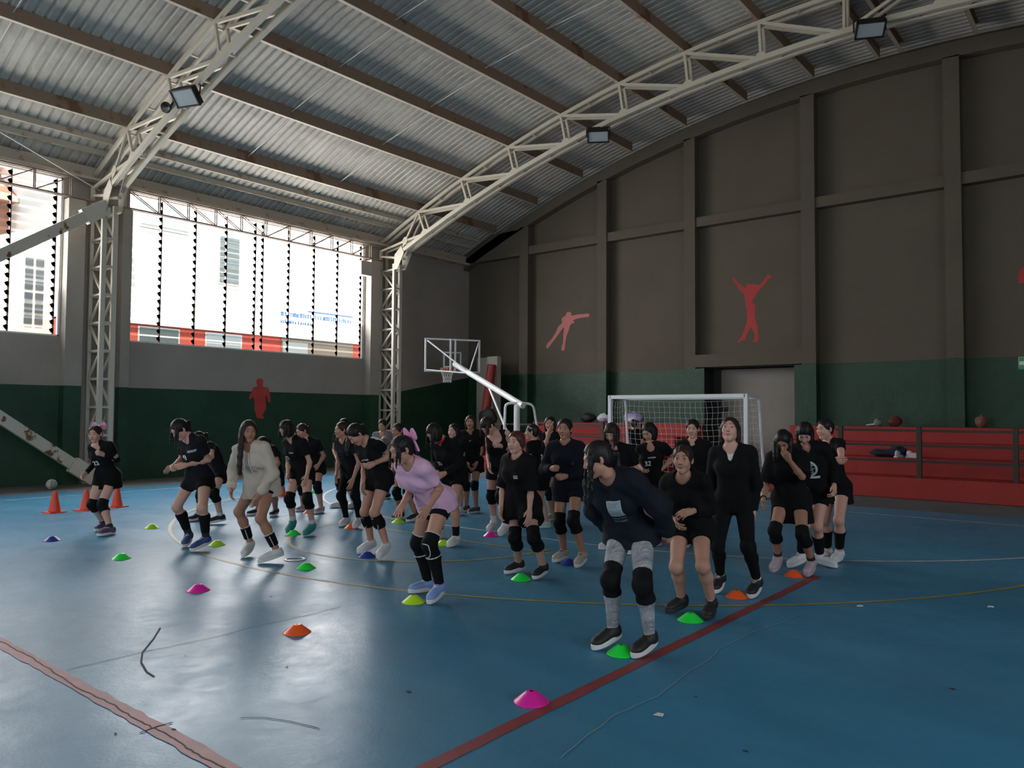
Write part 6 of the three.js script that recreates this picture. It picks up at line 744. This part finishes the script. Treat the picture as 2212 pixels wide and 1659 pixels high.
  makePerson('navy', { label: 'girl in a navy hoodie with both hands held at her belly, in beige trainers', skin: 'tan', hair: 'bun', top: { name: 'hoodie', m: K.navy, sleeve: 1.9, loose: 0.030, sloose: 0.026, hem: -0.15, hood: true, fold: 0.009 }, bottom: { len: 0.36, m: K.navy }, hand: 'fist', pads: kp(0.74, 1.36), shoes: ['sand', 'black'], prints: [['emblem', decalMat('nv', 64, 64, (x) => { x.fillStyle = '#2c333d'; x.beginPath(); x.arc(32, 32, 24, 0, 7); x.fill(); }), 0.60, 0.09, 0.04, 0.04]] });
  makePerson('dontcare', { label: 'girl in a washed black sweatshirt and grey marl leggings, head turned aside', skin: 'mid', hair: 'pony locks', hc: 'black', tail: 0.26, lock: 0.34, top: { name: 'sweatshirt', m: K.washed, sleeve: 1.95, loose: 0.040, sloose: 0.046, cuff: 0.5, hem: -0.05, fold: 0.012, flare: 0.02 }, bottom: { long: true, m: K.marl }, hand: 'half', pads: [['R', 0.72, 1.30, 1.0], ['L', 0.76, 1.34, 1.02]], shoes: ['black', 'black'], prints: [['slogan', decalMat('care', 256, 384, CARE), 0.58, 0.045, 0.13, 0.20]] });
  makePerson('bangs', { label: 'girl with a fringe and loose dark hair smiling down', skin: 'fair', hair: 'bangs long locks', tail: 0.18, lock: 0.2, hc: 'brown', top: { sleeve: 0.7, hem: -0.17, loose: 0.02 }, bottom: { len: 0.4 }, shoes: ['white'] });
  makePerson('p32', { label: 'girl with jersey number 32, hands on her hips in front of the goal', skin: 'mid', hair: 'bob', top: { sleeve: 0.5, hem: -0.10, neck: 0.058 }, bottom: { len: 0.40 }, hand: 'half', shoes: ['white'], prints: [['number', num('32'), 0.58, -0.02, 0.085, 0.10], ['name', CAL(), 0.74, 0.03, 0.10, 0.022]] });
  makePerson('jacket', { label: 'girl in a black jacket with hair tied back, standing before the goal net', skin: 'fair', hair: 'bun', top: { name: 'jacket', sleeve: 1.9, loose: 0.024, hem: -0.12, hood: true }, bottom: { len: 0.9, name: 'trousers', loose: 0.02 }, shoes: ['black'] });
  makePerson('belly', { label: 'bare-legged girl in a black sweatshirt with one hand at her belly', skin: 'mid', hair: 'pony', hc: 'brown', tail: 0.2, top: { name: 'sweatshirt', sleeve: 1.85, loose: 0.034, sloose: 0.030, hem: -0.10, hood: true, fold: 0.009 }, bottom: { len: 0.36, loose: 0.016 }, handL: 'half', handR: 'relax', palmL: 'body', shoes: ['black', 'black', 'dsole'], socks: [['R', 1.9, 2.06, 'dsock'], ['L', 1.9, 2.06, 'dsock']], prints: [['lettering', decalMat('bly', 256, 96, (x, w, h) => { x.fillStyle = '#23262a'; for (let i = 0; i < 9; i++) x.fillRect(8 + i * 26, 30 + (i % 2) * 6, 15, 50); x.fillStyle = '#70757a'; x.fillRect(226, 34, 5, 46); x.fillRect(226, 74, 18, 6); }), 0.52, 0.02, 0.20, 0.07]] });
  makePerson('zip', { label: 'girl in a black half-zip top and black leggings, chin raised', skin: 'fair', hair: 'bob', hc: 'brown', top: { name: 'pullover', sleeve: 1.92, loose: 0.018, sloose: 0.018, hem: -0.08, vee: 0.24, inner: K.white, hood: true }, bottom: { long: true }, hand: 'fist', pads: [['L', 0.9, 1.16, 0.98]], socks: [['R', 1.88, 2.08], ['L', 1.88, 2.08]], shoes: ['black', 'sole'] });
  makePerson('nose', { label: 'long-haired girl in an oversized black tee covering her nose with one hand', skin: 'tan', hair: 'long sideR', tail: 0.24, tail2: 0.2, top: { sleeve: 0.95, hem: -0.22, loose: 0.044, sloose: 0.040, flare: 0.02 }, bottom: { len: 0.34 }, handL: 'half', handR: 'relax', palmL: [-0.2, 0.2, -1], wrist: 'R', pads: kp(0.78, 1.40), socks: [['R', 1.8, 2.06, 'dsock'], ['L', 1.8, 2.06, 'dsock']], shoes: ['lilac', 'lilac', 'lilac'] });
  makePerson('logo', { label: 'girl with bowed head in a black sweatshirt with a white half-wreath crest', skin: 'fair', hair: 'bob bangs', top: { name: 'sweatshirt', sleeve: 1.9, loose: 0.034, sloose: 0.030, hem: -0.12, vee: 0.08, inner: K.black }, bottom: { len: 0.40 }, hand: 'half', pads: [['R', 1.34, 1.9], ['L', 1.34, 1.9]], socks: [['R', 1.88, 2.06], ['L', 1.88, 2.06]], shoes: ['white', 'dgrey'], prints: [['crest', decalMat('crest', 192, 384, CREST), 0.56, 0.06, 0.11, 0.20]] });
  makePerson('crossed', { label: 'girl with folded arms in a black cap-sleeved top, last in the row by the bleachers', skin: 'fair', hair: 'bun', top: { sleeve: 0.35, hem: -0.18 }, bottom: { len: 0.30 }, hand: 'half', pads: [['R', 1.36, 1.88], ['L', 1.36, 1.88]], shoes: ['white'], prints: [['emblem', decalMat('crs', 128, 96, (x) => { x.fillStyle = '#d8d8d8'; for (let i = 0; i < 3; i++) { x.beginPath(); x.moveTo(10 + i * 8, 12 + i * 30); x.lineTo(110, 8 + i * 30); x.lineTo(70, 26 + i * 28); x.fill(); } }), 0.66, -0.02, 0.09, 0.07]] });
  makePerson('behindnet', { label: 'dark-haired girl in black standing with her back turned behind the goal net', skin: 'fair', hair: 'pony', top: { sleeve: 0.6, hem: -0.16 }, bottom: { len: 0.9, name: 'trousers', loose: 0.016 }, shoes: ['black'] });
}
renderer.render(scene, camera);
